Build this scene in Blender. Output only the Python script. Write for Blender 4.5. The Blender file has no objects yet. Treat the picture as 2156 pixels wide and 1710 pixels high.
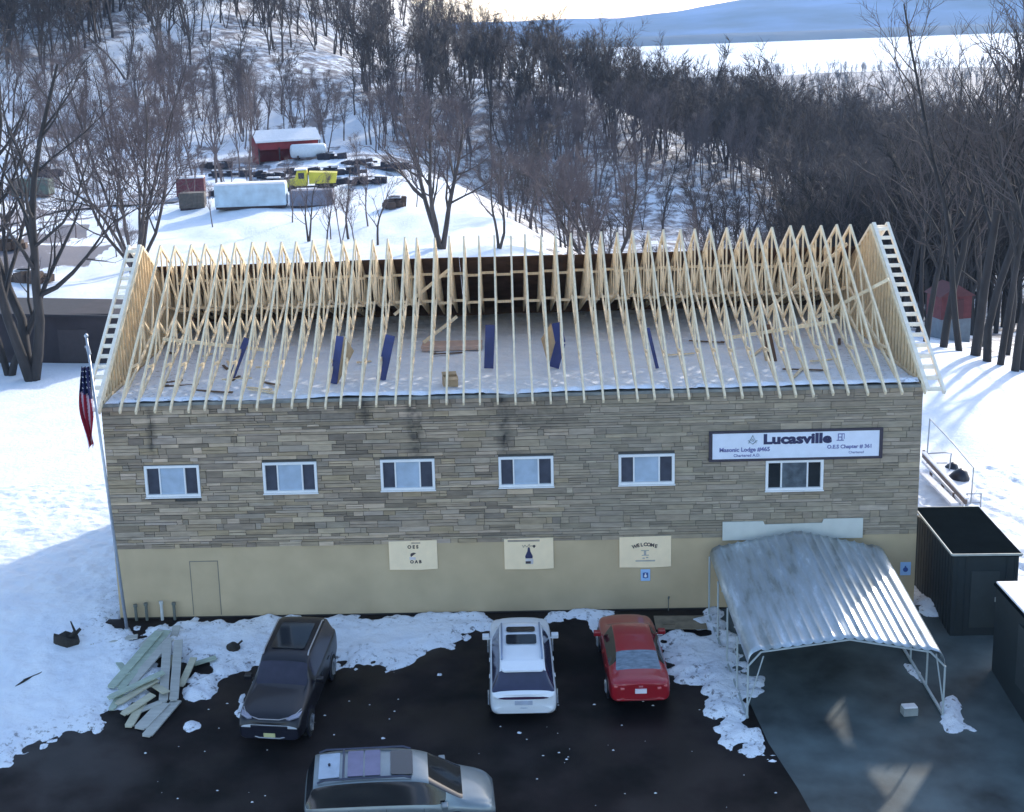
import bpy, bmesh, math, random
import numpy as np
from mathutils import Vector, Matrix
R = math.radians
scene = bpy.context.scene
col = scene.collection

# ------------------------------------------------------------------ camera
CAM = np.array([13.6646, -47.1819, 19.5045]); YAW, PIT, ROLL = -0.0509, 0.2411, -0.0372
FPX, CX, CY = 3066.6, 911.9, 827.1            # focal length and optical centre for a 2156x1710 picture
cF = np.array([math.sin(YAW)*math.cos(PIT), math.cos(YAW)*math.cos(PIT), -math.sin(PIT)])
cR = np.cross(cF, [0, 0, 1]); cR /= np.linalg.norm(cR); cU = np.cross(cR, cF)
cR, cU = math.cos(ROLL)*cR+math.sin(ROLL)*cU, -math.sin(ROLL)*cR+math.cos(ROLL)*cU
cam = bpy.data.cameras.new('camera'); cam_o = bpy.data.objects.new('camera', cam); col.objects.link(cam_o)
m = Matrix.Identity(4)
for i in range(3):
    m[i][0] = cR[i]; m[i][1] = cU[i]; m[i][2] = -cF[i]; m[i][3] = CAM[i]
cam_o.matrix_world = m
cam.sensor_width = 36; cam.lens = FPX/2156*36
cam.shift_x = (1078-CX)/2156; cam.shift_y = -(855-CY)/2156
cam.clip_start = .5; cam.clip_end = 30000
scene.camera = cam_o

# ------------------------------------------------------------------ sky, sun, exposure
SUN_EL, SUN_AZ = 23.5, 33          # azimuth measured from +Y towards +X (behind the building, to the right)
world = bpy.data.worlds.new('World'); scene.world = world; world.use_nodes = True
wn = world.node_tree.nodes; wl = world.node_tree.links
sky = wn.new('ShaderNodeTexSky'); sky.sky_type = 'NISHITA'; sky.sun_disc = False
sky.sun_elevation = R(SUN_EL); sky.sun_rotation = R(SUN_AZ); sky.air_density = 1.0; sky.dust_density = 1.0; sky.ozone_density = 1.2
wl.new(sky.outputs[0], wn['Background'].inputs[0]); wn['Background'].inputs[1].default_value = .15
sun = bpy.data.lights.new('sun', 'SUN'); sun.energy = 2.0; sun.angle = R(1.6); sun.color = (1, .93, .83)
sun_o = bpy.data.objects.new('sun', sun); col.objects.link(sun_o)
sd = Vector((math.sin(R(SUN_AZ))*math.cos(R(SUN_EL)), math.cos(R(SUN_AZ))*math.cos(R(SUN_EL)), math.sin(R(SUN_EL))))
sun_o.rotation_euler = sd.to_track_quat('Z', 'Y').to_euler(); sun_o.location = (60, 60, 60)
scene.view_settings.view_transform = 'Standard'; scene.view_settings.look = 'None'
scene.view_settings.exposure = 1.38; scene.view_settings.gamma = 1
scene.render.engine = 'CYCLES'
scene.cycles.max_bounces = 6; scene.cycles.volume_bounces = 0; scene.cycles.transparent_max_bounces = 8

def P(px, py, z=0.):             # the point at height z seen at that pixel of the 2156x1710 picture
    d = cF*FPX+cR*(px-CX)-cU*(py-CY); return Vector(CAM+d*((z-CAM[2])/d[2]))
def PY(px, py, Y=0.):            # the point in the plane y = Y
    d = cF*FPX+cR*(px-CX)-cU*(py-CY); return Vector(CAM+d*((Y-CAM[1])/d[1]))

SLP = .115                       # the lot falls away from the building towards the camera
def G(px, py, dz=0.):            # the point dz above the sloping lot seen at that pixel
    d = cF*FPX+cR*(px-CX)-cU*(py-CY); t = (SLP*CAM[1]+dz-CAM[2])/(d[2]-SLP*d[1]); v = CAM+d*t
    return Vector(v) if v[1] < 0 else P(px, py, dz)
# ------------------------------------------------------------------ helpers
def tag(o, label=None, cat=None, group=None, kind=None):
    if label: o['label'] = label
    if cat: o['category'] = cat
    if group: o['group'] = group
    if kind: o['kind'] = kind
    return o
def empty(name, loc=(0, 0, 0), rz=0, label=None, cat=None, group=None):
    o = bpy.data.objects.new(name, None); col.objects.link(o); o.location = loc; o.rotation_euler = (0, 0, rz)
    o.empty_display_size = .3
    return tag(o, label, cat, group)
class MB:
    def __init__(s): s.v = []; s.f = []; s.c = []
    def add(s, vs, fs, c=None):
        n = len(s.v); s.v += [tuple(v) for v in vs]; s.f += [tuple(i+n for i in f) for f in fs]; s.c += [c]*len(fs)
        return s
    def box(s, x0, x1, y0, y1, z0, z1, c=None, M=None):
        vs = [Vector((x, y, z)) for z in (z0, z1) for y in (y0, y1) for x in (x0, x1)]
        if M: vs = [M@v for v in vs]
        return s.add(vs, [(0, 2, 3, 1), (4, 5, 7, 6), (0, 1, 5, 4), (2, 6, 7, 3), (0, 4, 6, 2), (1, 3, 7, 5)], c)
    def bar(s, a, b, w, h, up=(0, 0, 1), c=None):      # rectangular bar from a to b, w sideways, h along up
        a = Vector(a); b = Vector(b); d = (b-a); L = d.length; d.normalize()
        sd_ = d.cross(Vector(up))
        if sd_.length < 1e-4: sd_ = Vector((1, 0, 0))
        sd_.normalize(); u = sd_.cross(d)
        M = Matrix([[d[i], sd_[i], u[i], a[i]] for i in range(3)]+[[0, 0, 0, 1]])
        return s.box(0, L, -w/2, w/2, -h/2, h/2, c, M)
    def tube(s, pts, rad, n=8, cap=True, c=None):
        pts = [Vector(p) for p in pts]
        if not hasattr(rad, '__len__'): rad = [rad]*len(pts)
        base = len(s.v); ref = None
        for i, p in enumerate(pts):
            d = (pts[min(i+1, len(pts)-1)]-pts[max(i-1, 0)]).normalized()
            if ref is None: ref = Vector((1, 0, 0)) if abs(d.x) < .8 else Vector((0, 1, 0))
            a = (ref-d*ref.dot(d)).normalized(); b = d.cross(a); ref = a
            for k in range(n):
                t = 2*math.pi*k/n; s.v.append(tuple(p+a*(math.cos(t)*rad[i])+b*(math.sin(t)*rad[i])))
        for i in range(len(pts)-1):
            for k in range(n):
                q = base+i*n+k; r = base+i*n+(k+1) % n; s.f.append((q, r, r+n, q+n)); s.c.append(c)
        if cap:
            s.f.append(tuple(base+k for k in reversed(range(n)))); s.c.append(c)
            e = base+(len(pts)-1)*n; s.f.append(tuple(e+k for k in range(n))); s.c.append(c)
        return s
    def prism(s, poly, y0, y1, axis='y', c=None):       # poly in (x,z) extruded on y ; or axis 'z' poly (x,y) ; 'x' poly (y,z)
        n = len(poly)
        def mk(p, t): return {'y': (p[0], t, p[1]), 'z': (p[0], p[1], t), 'x': (t, p[0], p[1])}[axis]
        vs = [mk(p, y0) for p in poly]+[mk(p, y1) for p in poly]
        fs = [tuple(range(n)), tuple(reversed(range(n, 2*n)))]+[(i, i+n, (i+1) % n+n, (i+1) % n) for i in range(n)]
        return s.add(vs, fs, c)
    def build(s, name, mat, parent=None, smooth=False, bevel=0, fix=True):
        me = bpy.data.meshes.new(name); me.from_pydata(s.v, [], s.f)
        if any(c is not None for c in s.c):
            at = me.color_attributes.new('tone', 'FLOAT_COLOR', 'CORNER')
            arr = []
            for f, c in zip(s.f, s.c):
                arr += list((c or (.5, .5, .5))+(1,))*len(f)
            at.data.foreach_set('color', arr)
        if fix:
            bm = bmesh.new(); bm.from_mesh(me); bmesh.ops.recalc_face_normals(bm, faces=bm.faces)
            if smooth:
                for f in bm.faces: f.smooth = True
            bm.to_mesh(me); bm.free()
        elif smooth: me.polygons.foreach_set('use_smooth', [True]*len(me.polygons))
        me.materials.append(mat); me.update()
        o = bpy.data.objects.new(name, me); col.objects.link(o)
        if parent: o.parent = parent
        if bevel:
            b = o.modifiers.new('bevel', 'BEVEL'); b.width = bevel; b.segments = 2; b.limit_method = 'ANGLE'
        return o
def dup(root):
    c = root.copy(); col.objects.link(c)
    for ch in root.children:
        d = ch.copy(); col.objects.link(d); d.parent = c
        for g in ch.children:
            e = g.copy(); col.objects.link(e); e.parent = d
    return c

MATS = {}
def mat(name, c, rough=.7, metal=0, var=.15, scale=3, bump=0, bscale=None, spec=.5, tone=False, coat=0, stretch=None, detail=6):
    """principled material whose colour wanders with noise; tone=True multiplies by the mesh's own colours"""
    if name in MATS: return MATS[name]
    mt = bpy.data.materials.new(name); mt.use_nodes = True; n = mt.node_tree.nodes; l = mt.node_tree.links
    b = n['Principled BSDF']; b.inputs['Roughness'].default_value = rough; b.inputs['Metallic'].default_value = metal
    b.inputs['Specular IOR Level'].default_value = spec; b.inputs['Coat Weight'].default_value = coat; b.inputs['Coat Roughness'].default_value = .08
    tc = n.new('ShaderNodeTexCoord'); mp = n.new('ShaderNodeMapping'); l.new(tc.outputs['Object'], mp.inputs[0])
    if stretch: mp.inputs['Scale'].default_value = stretch
    nz = n.new('ShaderNodeTexNoise'); nz.inputs['Scale'].default_value = scale; nz.inputs['Detail'].default_value = detail
    l.new(mp.outputs[0], nz.inputs['Vector'])
    mr = n.new('ShaderNodeMapRange'); mr.inputs[1].default_value = .25; mr.inputs[2].default_value = .75
    mr.inputs[3].default_value = 1-var; mr.inputs[4].default_value = 1+var; l.new(nz.outputs[0], mr.inputs[0])
    mx = n.new('ShaderNodeVectorMath'); mx.operation = 'SCALE'; mx.inputs[0].default_value = c
    l.new(mr.outputs[0], mx.inputs['Scale'])
    out = mx.outputs[0]
    if tone:
        at = n.new('ShaderNodeAttribute'); at.attribute_name = 'tone'; l.new(at.outputs['Color'], mx.inputs[0])
    l.new(out, b.inputs['Base Color'])
    if bump:
        n2 = n.new('ShaderNodeTexNoise'); n2.inputs['Scale'].default_value = bscale or scale*4; n2.inputs['Detail'].default_value = 8
        l.new(mp.outputs[0], n2.inputs['Vector'])
        bp = n.new('ShaderNodeBump'); bp.inputs['Strength'].default_value = 1; bp.inputs['Distance'].default_value = bump
        l.new(n2.outputs[0], bp.inputs['Height']); l.new(bp.outputs[0], b.inputs['Normal'])
    MATS[name] = mt
    return mt

rs = np.random.RandomState(7)
NT = rs.rand(256, 256)
def vnoise(x, y, s=1.0, ox=0, oy=0):                    # value noise 0..1
    x = np.asarray(x)/s+ox; y = np.asarray(y)/s+oy
    i = np.floor(x).astype(int); j = np.floor(y).astype(int); fx = x-i; fy = y-j
    fx = fx*fx*(3-2*fx); fy = fy*fy*(3-2*fy)
    a = NT[i % 256, j % 256]; b = NT[(i+1) % 256, j % 256]; c = NT[i % 256, (j+1) % 256]; d = NT[(i+1) % 256, (j+1) % 256]
    return (a*(1-fx)+b*fx)*(1-fy)+(c*(1-fx)+d*fx)*fy
def fbm(x, y, s=1., o=4, ox=0):
    t = 0; w = 1; tot = 0
    for k in range(o):
        t = t+w*vnoise(x, y, s/2**k, ox+13.7*k, 5.1*k); tot += w; w *= .55
    return t/tot
def sst(a, b, x):
    t = np.clip((x-a)/(b-a), 0, 1); return t*t*(3-2*t)

def grid_mesh(name, X, Y, Z, mt, attrs=None, smooth=True, keep=None):
    ny, nx = X.shape
    me = bpy.data.meshes.new(name)
    idx = np.arange(nx*ny).reshape(ny, nx)
    q = np.stack([idx[:-1, :-1], idx[:-1, 1:], idx[1:, 1:], idx[1:, :-1]], -1).reshape(-1, 4)
    if keep is not None: q = q[keep.reshape(-1)]
    me.vertices.add(nx*ny); me.vertices.foreach_set('co', np.stack([X, Y, Z], -1).reshape(-1).astype(np.float32))
    me.loops.add(q.size); me.loops.foreach_set('vertex_index', q.reshape(-1).astype(np.int32))
    me.polygons.add(len(q)); me.polygons.foreach_set('loop_start', np.arange(0, q.size, 4, dtype=np.int32))
    me.polygons.foreach_set('use_smooth', np.full(len(q), smooth))
    me.update(calc_edges=True); me.validate()
    for k, a in (attrs or {}).items():
        at = me.attributes.new(k, 'FLOAT', 'POINT'); at.data.foreach_set('value', a.reshape(-1).astype(np.float32))
    me.materials.append(mt)
    o = bpy.data.objects.new(name, me); col.objects.link(o)
    return o

# ------------------------------------------------------------------ terrain heights
CP = []
for x in (-70, -45, -25, 0, 14, 30, 50):
    for y in (-70, -40, -15, 0, 8, 25): CP.append((x, y, .115*min(y, 0)))
CP += [(-40, 45, 0), (-15, 45, 0), (10, 45, 0), (30, 42, 0), (39, 40, -.3), (44, 32, -.5), (60, 20, -2), (80, 0, -3), (20, 62, 0), (10, 66, 0), (-10, 66, 0), (-35, 70, 0),
       (50, 58, -4), (45, 75, -6), (60, 90, -9), (75, 50, -7), (30, 66, -2), (29, 84, -6), (18, 84, .3), (13.4, 110, .6), (7.4, 141, 1), (-1.3, 182, 1.5),
       (0, 90, 0), (-5, 120, .5), (-10, 150, 0), (-20, 150, 0), (-25, 130, 0), (-20, 190, 1), (-30, 165, 0), (-45, 120, 0), (-60, 120, 1), (-50, 150, 0), (-60, 175, 5), (-30, 205, 4),
       (31, 100, -10), (27, 125, -11), (20, 155, -9), (12, 190, -5), (45, 110, -12), (40, 150, -11), (38, 190, -7), (30, 205, -2), (15, 212, 2), (0, 215, 5), (-15, 215, 6), (-42, 215, 10),
       (-31, 240, 17), (-18, 240, 14), (-4, 240, 11.3), (9, 240, 10.3), (24, 240, 9), (33, 240, 6), (41, 240, 2), (50, 230, -2.5), (58, 220, -6), (66, 200, -9),
       (0, 290, 7), (30, 300, 2), (60, 290, -14), (90, 230, -16), (100, 150, -15), (100, 100, -12), (110, 300, -22), (160, 300, -27), (-40, 300, 30), (-20, 300, 18),
       (-60, 240, 20), (-80, 200, 14), (-120, 240, 27), (-100, 300, 46), (-65, 300, 38), (-160, 340, 62), (-100, 160, 6), (-130, 120, 6), (-120, 60, 3), (-100, 350, 60), (-50, 360, 45)]
CP = np.array(CP, float)
def tps_u(r2): return np.where(r2 < 1e-9, 0, r2*np.log(np.maximum(r2, 1e-9)))
_n = len(CP); _d = ((CP[:, None, :2]-CP[None, :, :2])/100)**2
K = tps_u(_d.sum(-1))+np.eye(_n)*1e-3
Pm = np.c_[np.ones(_n), CP[:, :2]/100]; A = np.zeros((_n+3, _n+3)); A[:_n, :_n] = K; A[:_n, _n:] = Pm; A[_n:, :_n] = Pm.T
W = np.linalg.solve(A, np.r_[CP[:, 2], 0, 0, 0])
def height(x, y):
    x = np.asarray(x, float); y = np.asarray(y, float); sh = x.shape; x = x.ravel(); y = y.ravel()
    xc = np.clip(x, -200, 200); yc = np.clip(y, -75, 420)
    z = W[_n]+W[_n+1]*xc/100+W[_n+2]*yc/100
    for k in range(_n): z = z+W[k]*tps_u(((xc-CP[k, 0])/100)**2+((yc-CP[k, 1])/100)**2)
    az = x/np.maximum(y+47, 1)
    far = -36+sst(.05, -.12, az)*(95+.05*np.clip(y-300, 0, 900))
    w = np.maximum(sst(310, 470, y), sst(120, 190, np.abs(x)))
    farw = np.where(y < 200, np.where(x > 0, -16, 8), far)
    z = z*(1-w)+farw*w
    rough = sst(45, 90, y)
    z = z+(fbm(x, y, 14, 4)-.5)*2.2*rough*(1-sst(400, 900, y))+(fbm(x, y, 5, 3, 3)-.5)*.7*rough*(1-sst(400, 900, y))+(fbm(x, y, 9, 3)-.5)*.25*sst(18, 40, y)
    lot = (1-sst(14, 26, y))*(1-sst(45, 70, np.abs(x-14)))
    z = z*(1-lot)+lot*SLP*np.minimum(y, 0)
    return z.reshape(sh)
def h1(x, y): return float(height(np.array([x]), np.array([y]))[0])

# ------------------------------------------------------------------ snow, asphalt
def snow_mat(name, woods):
    mt = bpy.data.materials.new(name); mt.use_nodes = True; n = mt.node_tree.nodes; l = mt.node_tree.links; b = n['Principled BSDF']
    b.inputs['Roughness'].default_value = .65; b.inputs['Specular IOR Level'].default_value = .3
    tc = n.new('ShaderNodeTexCoord')
    def noise(s, d=6, r=.6):
        z = n.new('ShaderNodeTexNoise'); z.inputs['Scale'].default_value = s; z.inputs['Detail'].default_value = d; z.inputs['Roughness'].default_value = r
        l.new(tc.outputs['Object'], z.inputs['Vector']); return z.outputs[0]
    def ramp(src, a, b_, c0, c1):
        r = n.new('ShaderNodeValToRGB'); r.color_ramp.elements[0].position = a; r.color_ramp.elements[1].position = b_
        r.color_ramp.elements[0].color = (*c0, 1); r.color_ramp.elements[1].color = (*c1, 1); l.new(src, r.inputs[0]); return r.outputs[0]
    base = ramp(noise(.6), .3, .7, (.74, .79, .88), (.87, .89, .93))
    if woods:
        at = n.new('ShaderNodeAttribute'); at.attribute_name = 'wood'
        sp = noise(.35, 10, .75); mul = n.new('ShaderNodeMath'); mul.operation = 'MULTIPLY_ADD'; l.new(at.outputs['Fac'], mul.inputs[0]); mul.inputs[1].default_value = .25; l.new(sp, mul.inputs[2])
        lit = ramp(mul.outputs[0], .68, .80, (0, 0, 0), (1, 1, 1))
        mx = n.new('ShaderNodeMixRGB'); l.new(lit, mx.inputs[0]); l.new(base, mx.inputs[1]); mx.inputs[2].default_value = (.20, .18, .19, 1); base = mx.outputs[0]
    else:
        sp = noise(5, 8, .7); dirt = ramp(sp, .545, .64, (0, 0, 0), (1, 1, 1))
        at = n.new('ShaderNodeAttribute'); at.attribute_name = 'dirt'
        ml = n.new('ShaderNodeMath'); ml.operation = 'MULTIPLY'; l.new(dirt, ml.inputs[0]); l.new(at.outputs['Fac'], ml.inputs[1])
        mx = n.new('ShaderNodeMixRGB'); l.new(ml.outputs[0], mx.inputs[0]); l.new(base, mx.inputs[1]); mx.inputs[2].default_value = (.10, .09, .10, 1); base = mx.outputs[0]
    l.new(base, b.inputs['Base Color'])
    bp = n.new('ShaderNodeBump'); bp.inputs['Distance'].default_value = .09; bp.inputs['Strength'].default_value = .9
    l.new(noise(3.5, 10, .65), bp.inputs['Height']); l.new(bp.outputs[0], b.inputs['Normal'])
    return mt
ang = np.concatenate([np.arange(-180, -26, 3.), np.arange(-26, 32, .13), np.arange(32, 181, 3.)])
rad = np.exp(np.linspace(math.log(5), math.log(9500), 440))
AA, RR = np.meshgrid(np.radians(ang), rad)
TX = CAM[0]+RR*np.sin(AA); TY = CAM[1]+RR*np.cos(AA)
TZ = height(TX, TY)
inr = np.minimum(np.minimum(TX+13, 41-TX), np.minimum(TY+60, 15-TY))
TZ = TZ-sst(0, 2, inr)*.6
edge_x = np.interp(TY, [60, 84, 110, 141, 182, 230], [20, 18, 13.4, 7.4, -1.3, -14])        # right edge of the open white hill
wood = sst(-2, 5, TX-edge_x)*sst(62, 90, TY)
wood = np.maximum(wood, sst(205, 225, TY)); wood = np.maximum(wood, sst(38, 46, TX)*sst(36, 44, TY))
wood = np.maximum(wood, .55*sst(-40, -70, TX)*sst(150, 190, TY))
wood = np.maximum(wood, .35*sst(120, 150, TY)); 
trkx = np.abs(TX-np.interp(TY, [215, 260, 320, 400], [-60, -50, -52, -66])); wood = wood*(1-.8*sst(7, 3, trkx)*sst(210, 220, TY)*sst(400, 380, TY))
band = (np.abs(fbm(TX, TY*3, 260, 3)-.5) < .05)*1.
wood = np.where(TY > 480, np.where(TX > 40, 1.25+.5*band, wood), wood)*(1-sst(1560, 1600, TY+60*(fbm(TX, TY, 120, 3)-.5)))
pat = (fbm(TX, TY, 7, 4, 2) > .56)*(TX < -26)*(TY > 70)*(TY < 128)*1.6+(fbm(TX, TY*2.5, 9, 4, 6) > .57)*(TX > -60)*(TX < 4)*(TY > 142)*(TY < 215)*1.2
wood = np.maximum(wood, pat)
ground = grid_mesh('snowy_ground', TX, TY, TZ, snow_mat('field_snow', True), {'wood': wood}); tag(ground, kind='structure')

asphalt = mat('asphalt', (.0125, .0088, .0086), .8, var=1.0, scale=.5, bump=.006, bscale=30, spec=.2)
n = asphalt.node_tree.nodes; l = asphalt.node_tree.links; nz = n.new('ShaderNodeTexNoise'); nz.inputs['Scale'].default_value = .35; nz.inputs['Detail'].default_value = 7; tc = n.new('ShaderNodeTexCoord'); l.new(tc.outputs['Object'], nz.inputs['Vector'])
mr = n.new('ShaderNodeMapRange'); mr.inputs[1].default_value = .42; mr.inputs[2].default_value = .6; mr.inputs[3].default_value = .38; mr.inputs[4].default_value = .85; l.new(nz.outputs[0], mr.inputs[0]); l.new(mr.outputs[0], n['Principled BSDF'].inputs['Roughness'])
MB().add([(-12.5, -59, -59*SLP), (40.5, -59, -59*SLP), (40.5, 0, 0), (-12.5, 0, 0)], [(0, 1, 2, 3)]).build('parking_lot', asphalt)['kind'] = 'structure'

def poly_sd(X, Y, poly):        # positive inside
    d = np.full(X.shape, 1e9); ins = np.zeros(X.shape, bool); n = len(poly)
    for i in range(n):
        ax, ay = poly[i]; bx, by = poly[(i+1) % n]; ex, ey = bx-ax, by-ay
        t = np.clip(((X-ax)*ex+(Y-ay)*ey)/(ex*ex+ey*ey+1e-12), 0, 1)
        d = np.minimum(d, np.hypot(X-ax-t*ex, Y-ay-t*ey))
        c = ((ay > Y) != (by > Y)) & (X < (bx-ax)*(Y-ay)/(by-ay+1e-12)+ax); ins ^= c
    return np.where(ins, d, -d)
def g(*pp): return [tuple(G(*p)[:2]) for p in pp]
polys = [
 # left field and everything left of the building
 [(-40, 40), (-40, -13)]+[(-5, -12.6)]+g((0, 1622), (40, 1592), (90, 1570), (140, 1546), (200, 1535), (262, 1500), (320, 1460), (340, 1400), (330, 1350), (262, 1318))+[(-.05, -.3), (-.05, 40)],
 g((262, 1318), (400, 1308), (430, 1299), (700, 1293), (900, 1291), (960, 1289), (1048, 1288), (1045, 1325), (1020, 1322), (985, 1345), (960, 1362), (905, 1378), (850, 1404), (700, 1412), (640, 1420), (560, 1400), (500, 1425), (440, 1468), (385, 1478), (380, 1455), (400, 1432), (430, 1400), (380, 1385), (330, 1385)),
 g((1150, 1286), (1300, 1284), (1290, 1345), (1240, 1340), (1222, 1312), (1150, 1308)),
 g((1395, 1335), (1475, 1330), (1490, 1285), (1510, 1290), (1540, 1350), (1560, 1420), (1600, 1435), (1560, 1465), (1550, 1500), (1585, 1535), (1622, 1560), (1600, 1578), (1520, 1568), (1494, 1520), (1500, 1440), (1470, 1425), (1410, 1415)),
 g((380, 1520), (400, 1510), (425, 1518), (428, 1532), (400, 1545), (380, 1540)),
 g((490, 1480), (515, 1440), (525, 1440), (520, 1520), (495, 1510)),
 g((480, 1592), (502, 1560), (515, 1560), (500, 1592)),
 g((470, 1568), (495, 1556), (497, 1562), (478, 1574)),
 g((905, 1425), (925, 1410), (945, 1418), (935, 1430)),
 g((1925, 1290), (1945, 1240), (1965, 1250), (2020, 1290), (1990, 1304), (1940, 1300)),
 g((2050, 1278), (2080, 1275), (2090, 1290), (2070, 1295)),
 g((1985, 1480), (2005, 1462), (2030, 1490), (2068, 1545), (1990, 1545), (1975, 1520)),
 g((1880, 1380), (1925, 1400), (1960, 1440), (1965, 1455), (1930, 1440)),
 [(27.6, 3), (60, 3), (60, 40), (27.6, 40)],
 [(30.6, 3), (60, 3), (60, -2.6), (30.6, -2.6)],
]
nx = np.arange(-14, 42.01, .09); ny = np.arange(-15, 16.01, .09)
SX, SY = np.meshgrid(nx, ny)
nb = (fbm(SX, SY, 1.0, 5)-.5)*1.3+(vnoise(SX, SY, .24)-.5)*.42
sdm = np.full(SX.shape, -9.)
for i, p_ in enumerate(polys): sdm = np.maximum(sdm, poly_sd(SX, SY, p_)+((.22+nb*1.1+(vnoise(SX, SY, .4, 8)-.5)*.6) if i == 3 else nb if i < 4 or i > 12 else nb*.35))
sdm = np.where((SX > .3) & (SX < 27.3) & (SY > -1.2) & (SY < 0) & (sdm > 0), sdm-.0, sdm)
thick = np.clip(sdm, -.3, .6)
SZ = -.04+.30*np.where(thick > 0, 1-np.exp(-thick*2.2), thick*.6)*.75
SZ = SZ+np.where(thick > .05, (fbm(SX, SY, .8, 4, 9)-.5)*.16+(vnoise(SX, SY, .25, 4)-.5)*.07+(vnoise(SX, SY, .5, 6)-.5)*.05, 0)*np.clip(thick*4, 0, 1)
SZ = np.where(SX > 27.9, np.minimum(SZ, .25), SZ)
for k, (x0, sl) in enumerate([(33.4, .25), (35.0, .25), (37.1, .33), (38.6, .33)]):       # tyre tracks in the right field
    dd = np.abs(SX-(x0-sl*(SY-8)+.4*np.sin(SY*.3+k))); SZ = SZ-.07*np.exp(-(dd/.16)**2)*(SY > -2)
rnd = random.Random(5)
for k in range(60):                                                        # footprints
    fx, fy = 29.8+k*.09+rnd.uniform(-.2, .2), 16-k*.42+rnd.uniform(-.1, .1)
    if fy < 4: break
    SZ = SZ-.1*np.exp(-((SX-fx)**2+(SY-fy)**2)/.02)
inb = (SX > -.1) & (SX < 27.5) & (SY > -.04) & (SY < 14.7)
SZ = np.where(inb, -.2, SZ)
edge = np.minimum(np.minimum(SX+14, 42-SX), 16-SY); SZ = np.where(edge < .3, np.minimum(SZ, .02), SZ)
dirt = np.clip(1.1-sdm*.7, 0, 1)*np.where(SX < -4, .35, 1)
SZB = SZ; SZ = SZ+SLP*np.minimum(SY, 0)
kp = ~((SZB[:-1, :-1] < -.1) & (SZB[1:, 1:] < -.1) & (SZB[:-1, 1:] < -.1) & (SZB[1:, :-1] < -.1))
snow = grid_mesh('snow_cover', SX, SY, SZ, snow_mat('near_snow', False), {'dirt': dirt}, keep=kp); tag(snow, kind='structure')
# carport pad, drawn wider in grey-teal to paint in a screen reflection
refl_grey = mat('reflection_grey_concrete', (.066, .086, .090), .75, var=.75, scale=.6, bump=.005, bscale=20)
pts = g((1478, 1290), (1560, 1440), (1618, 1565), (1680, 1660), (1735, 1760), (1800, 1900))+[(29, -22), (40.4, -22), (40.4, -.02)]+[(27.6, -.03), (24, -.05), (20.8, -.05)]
MB().add([(x, y, .004+y*SLP) for x, y in pts], [tuple(range(len(pts)))]).build('reflection_pad', refl_grey)['kind'] = 'structure'
rnd = random.Random(12); mb = MB()
for k in range(80):                                        # crumbs of snow and ice on the asphalt
    v = G(rnd.uniform(250, 1650), rnd.uniform(1400, 1700)); q = rnd.uniform(.012, .05)*(2 if rnd.random() < .1 else 1)
    mb.add([(v.x+q*math.cos(t)*rnd.uniform(.6, 1.4), v.y+q*math.sin(t)*rnd.uniform(.5, 1), v.z) for t in [a*math.pi/3 for a in range(6)]]+[(v.x, v.y, v.z+q*.6)], [(a, (a+1) % 6, 6) for a in range(6)])
tag(mb.build('snow_crumbs', mat('crumb_snow', (.75, .78, .85), .7), fix=False), 'scattered crumbs of snow on the dark asphalt', 'snow', kind='stuff')

# ------------------------------------------------------------------ far valley hills
def hillz(x, y):
    az = x/(y+47)
    t = np.interp(az, [-.4, -.05, .08, .125, .15, .18, .21, .235, .27, .32, .40, .6], [60, 70, 62, 74, 96, 122, 128, 142, 165, 210, 260, 240])
    return t
hx = np.linspace(-3500, 5500, 260); hy = np.linspace(5000, 9000, 60); HX, HY = np.meshgrid(hx, hy)
prof = sst(5000, 6300, HY)*(1-.25*sst(6800, 9000, HY))
HZ = -37+prof*(hillz(HX, HY)+37+(fbm(HX, HY, 900, 5)-.5)*60)+(fbm(HX, HY, 300, 4)-.5)*22*prof
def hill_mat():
    mt = mat('far_forest', (.04, .08, .19), .95, var=1.0, scale=.006, spec=.1, stretch=(.5, .5, 3), detail=12)  # blue of the distant haze is put into the forest colour
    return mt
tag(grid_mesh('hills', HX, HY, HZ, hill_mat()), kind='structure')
# nearer blue band at the foot of the hills (woods on the far bank)
hx = np.linspace(-2500, 4500, 400); hy = np.linspace(4300, 5200, 14); HX, HY = np.meshgrid(hx, hy)
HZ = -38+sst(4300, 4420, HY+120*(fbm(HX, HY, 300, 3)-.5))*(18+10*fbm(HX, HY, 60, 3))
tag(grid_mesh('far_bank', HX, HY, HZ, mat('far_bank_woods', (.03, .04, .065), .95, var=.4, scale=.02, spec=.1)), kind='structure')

# ------------------------------------------------------------------ the building
L, H, RZ, D = 27.4, 7.67, 12.13, 14.58; SL = (RZ-H-.22)/(D/2)
bld = empty('lodge_building', (L/2, D/2, 0), 0, 'long two storey hall with ledge stone front and open timber roof trusses', 'building')
def bpart(mb, name, mt, **k):
    o = mb.build(name, mt, None, **k); o.parent = bld; o.matrix_parent_inverse = Matrix.Translation((-L/2, -D/2, 0)); return o
stucco = mat('tan_stucco', (.51, .39, .24), .85, var=.11, scale=.9, bump=.004, bscale=60)
ZS = 2.58
WIN = []
for (x0, y0, x1, y1) in ((302, 979, 425, 1045), (551, 972, 671, 1037), (799, 966, 918, 1031), (1048, 960, 1167, 1024), (1301, 955, 1421, 1019), (1611, 967, 1733, 1031)):
    a = PY(x0+1, y0+2); b = PY(x1-1, y1-1); WIN.append((a.x, b.x, b.z, a.z))
bpart(MB().box(0, L, 0, .25, 0, ZS), 'lower_front_wall', stucco)
bpart(MB().box(0, L, -.012, 0, 0, .05), 'base_strip', mat('tar_strip', (.035, .03, .026), .9))
mb = MB(); mb.box(0, .25, .25, D, 0, H).build
bpart(mb, 'side_wall', mat('block_wall', (.30, .29, .27), .85, var=.1, scale=2, bump=.005))
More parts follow.
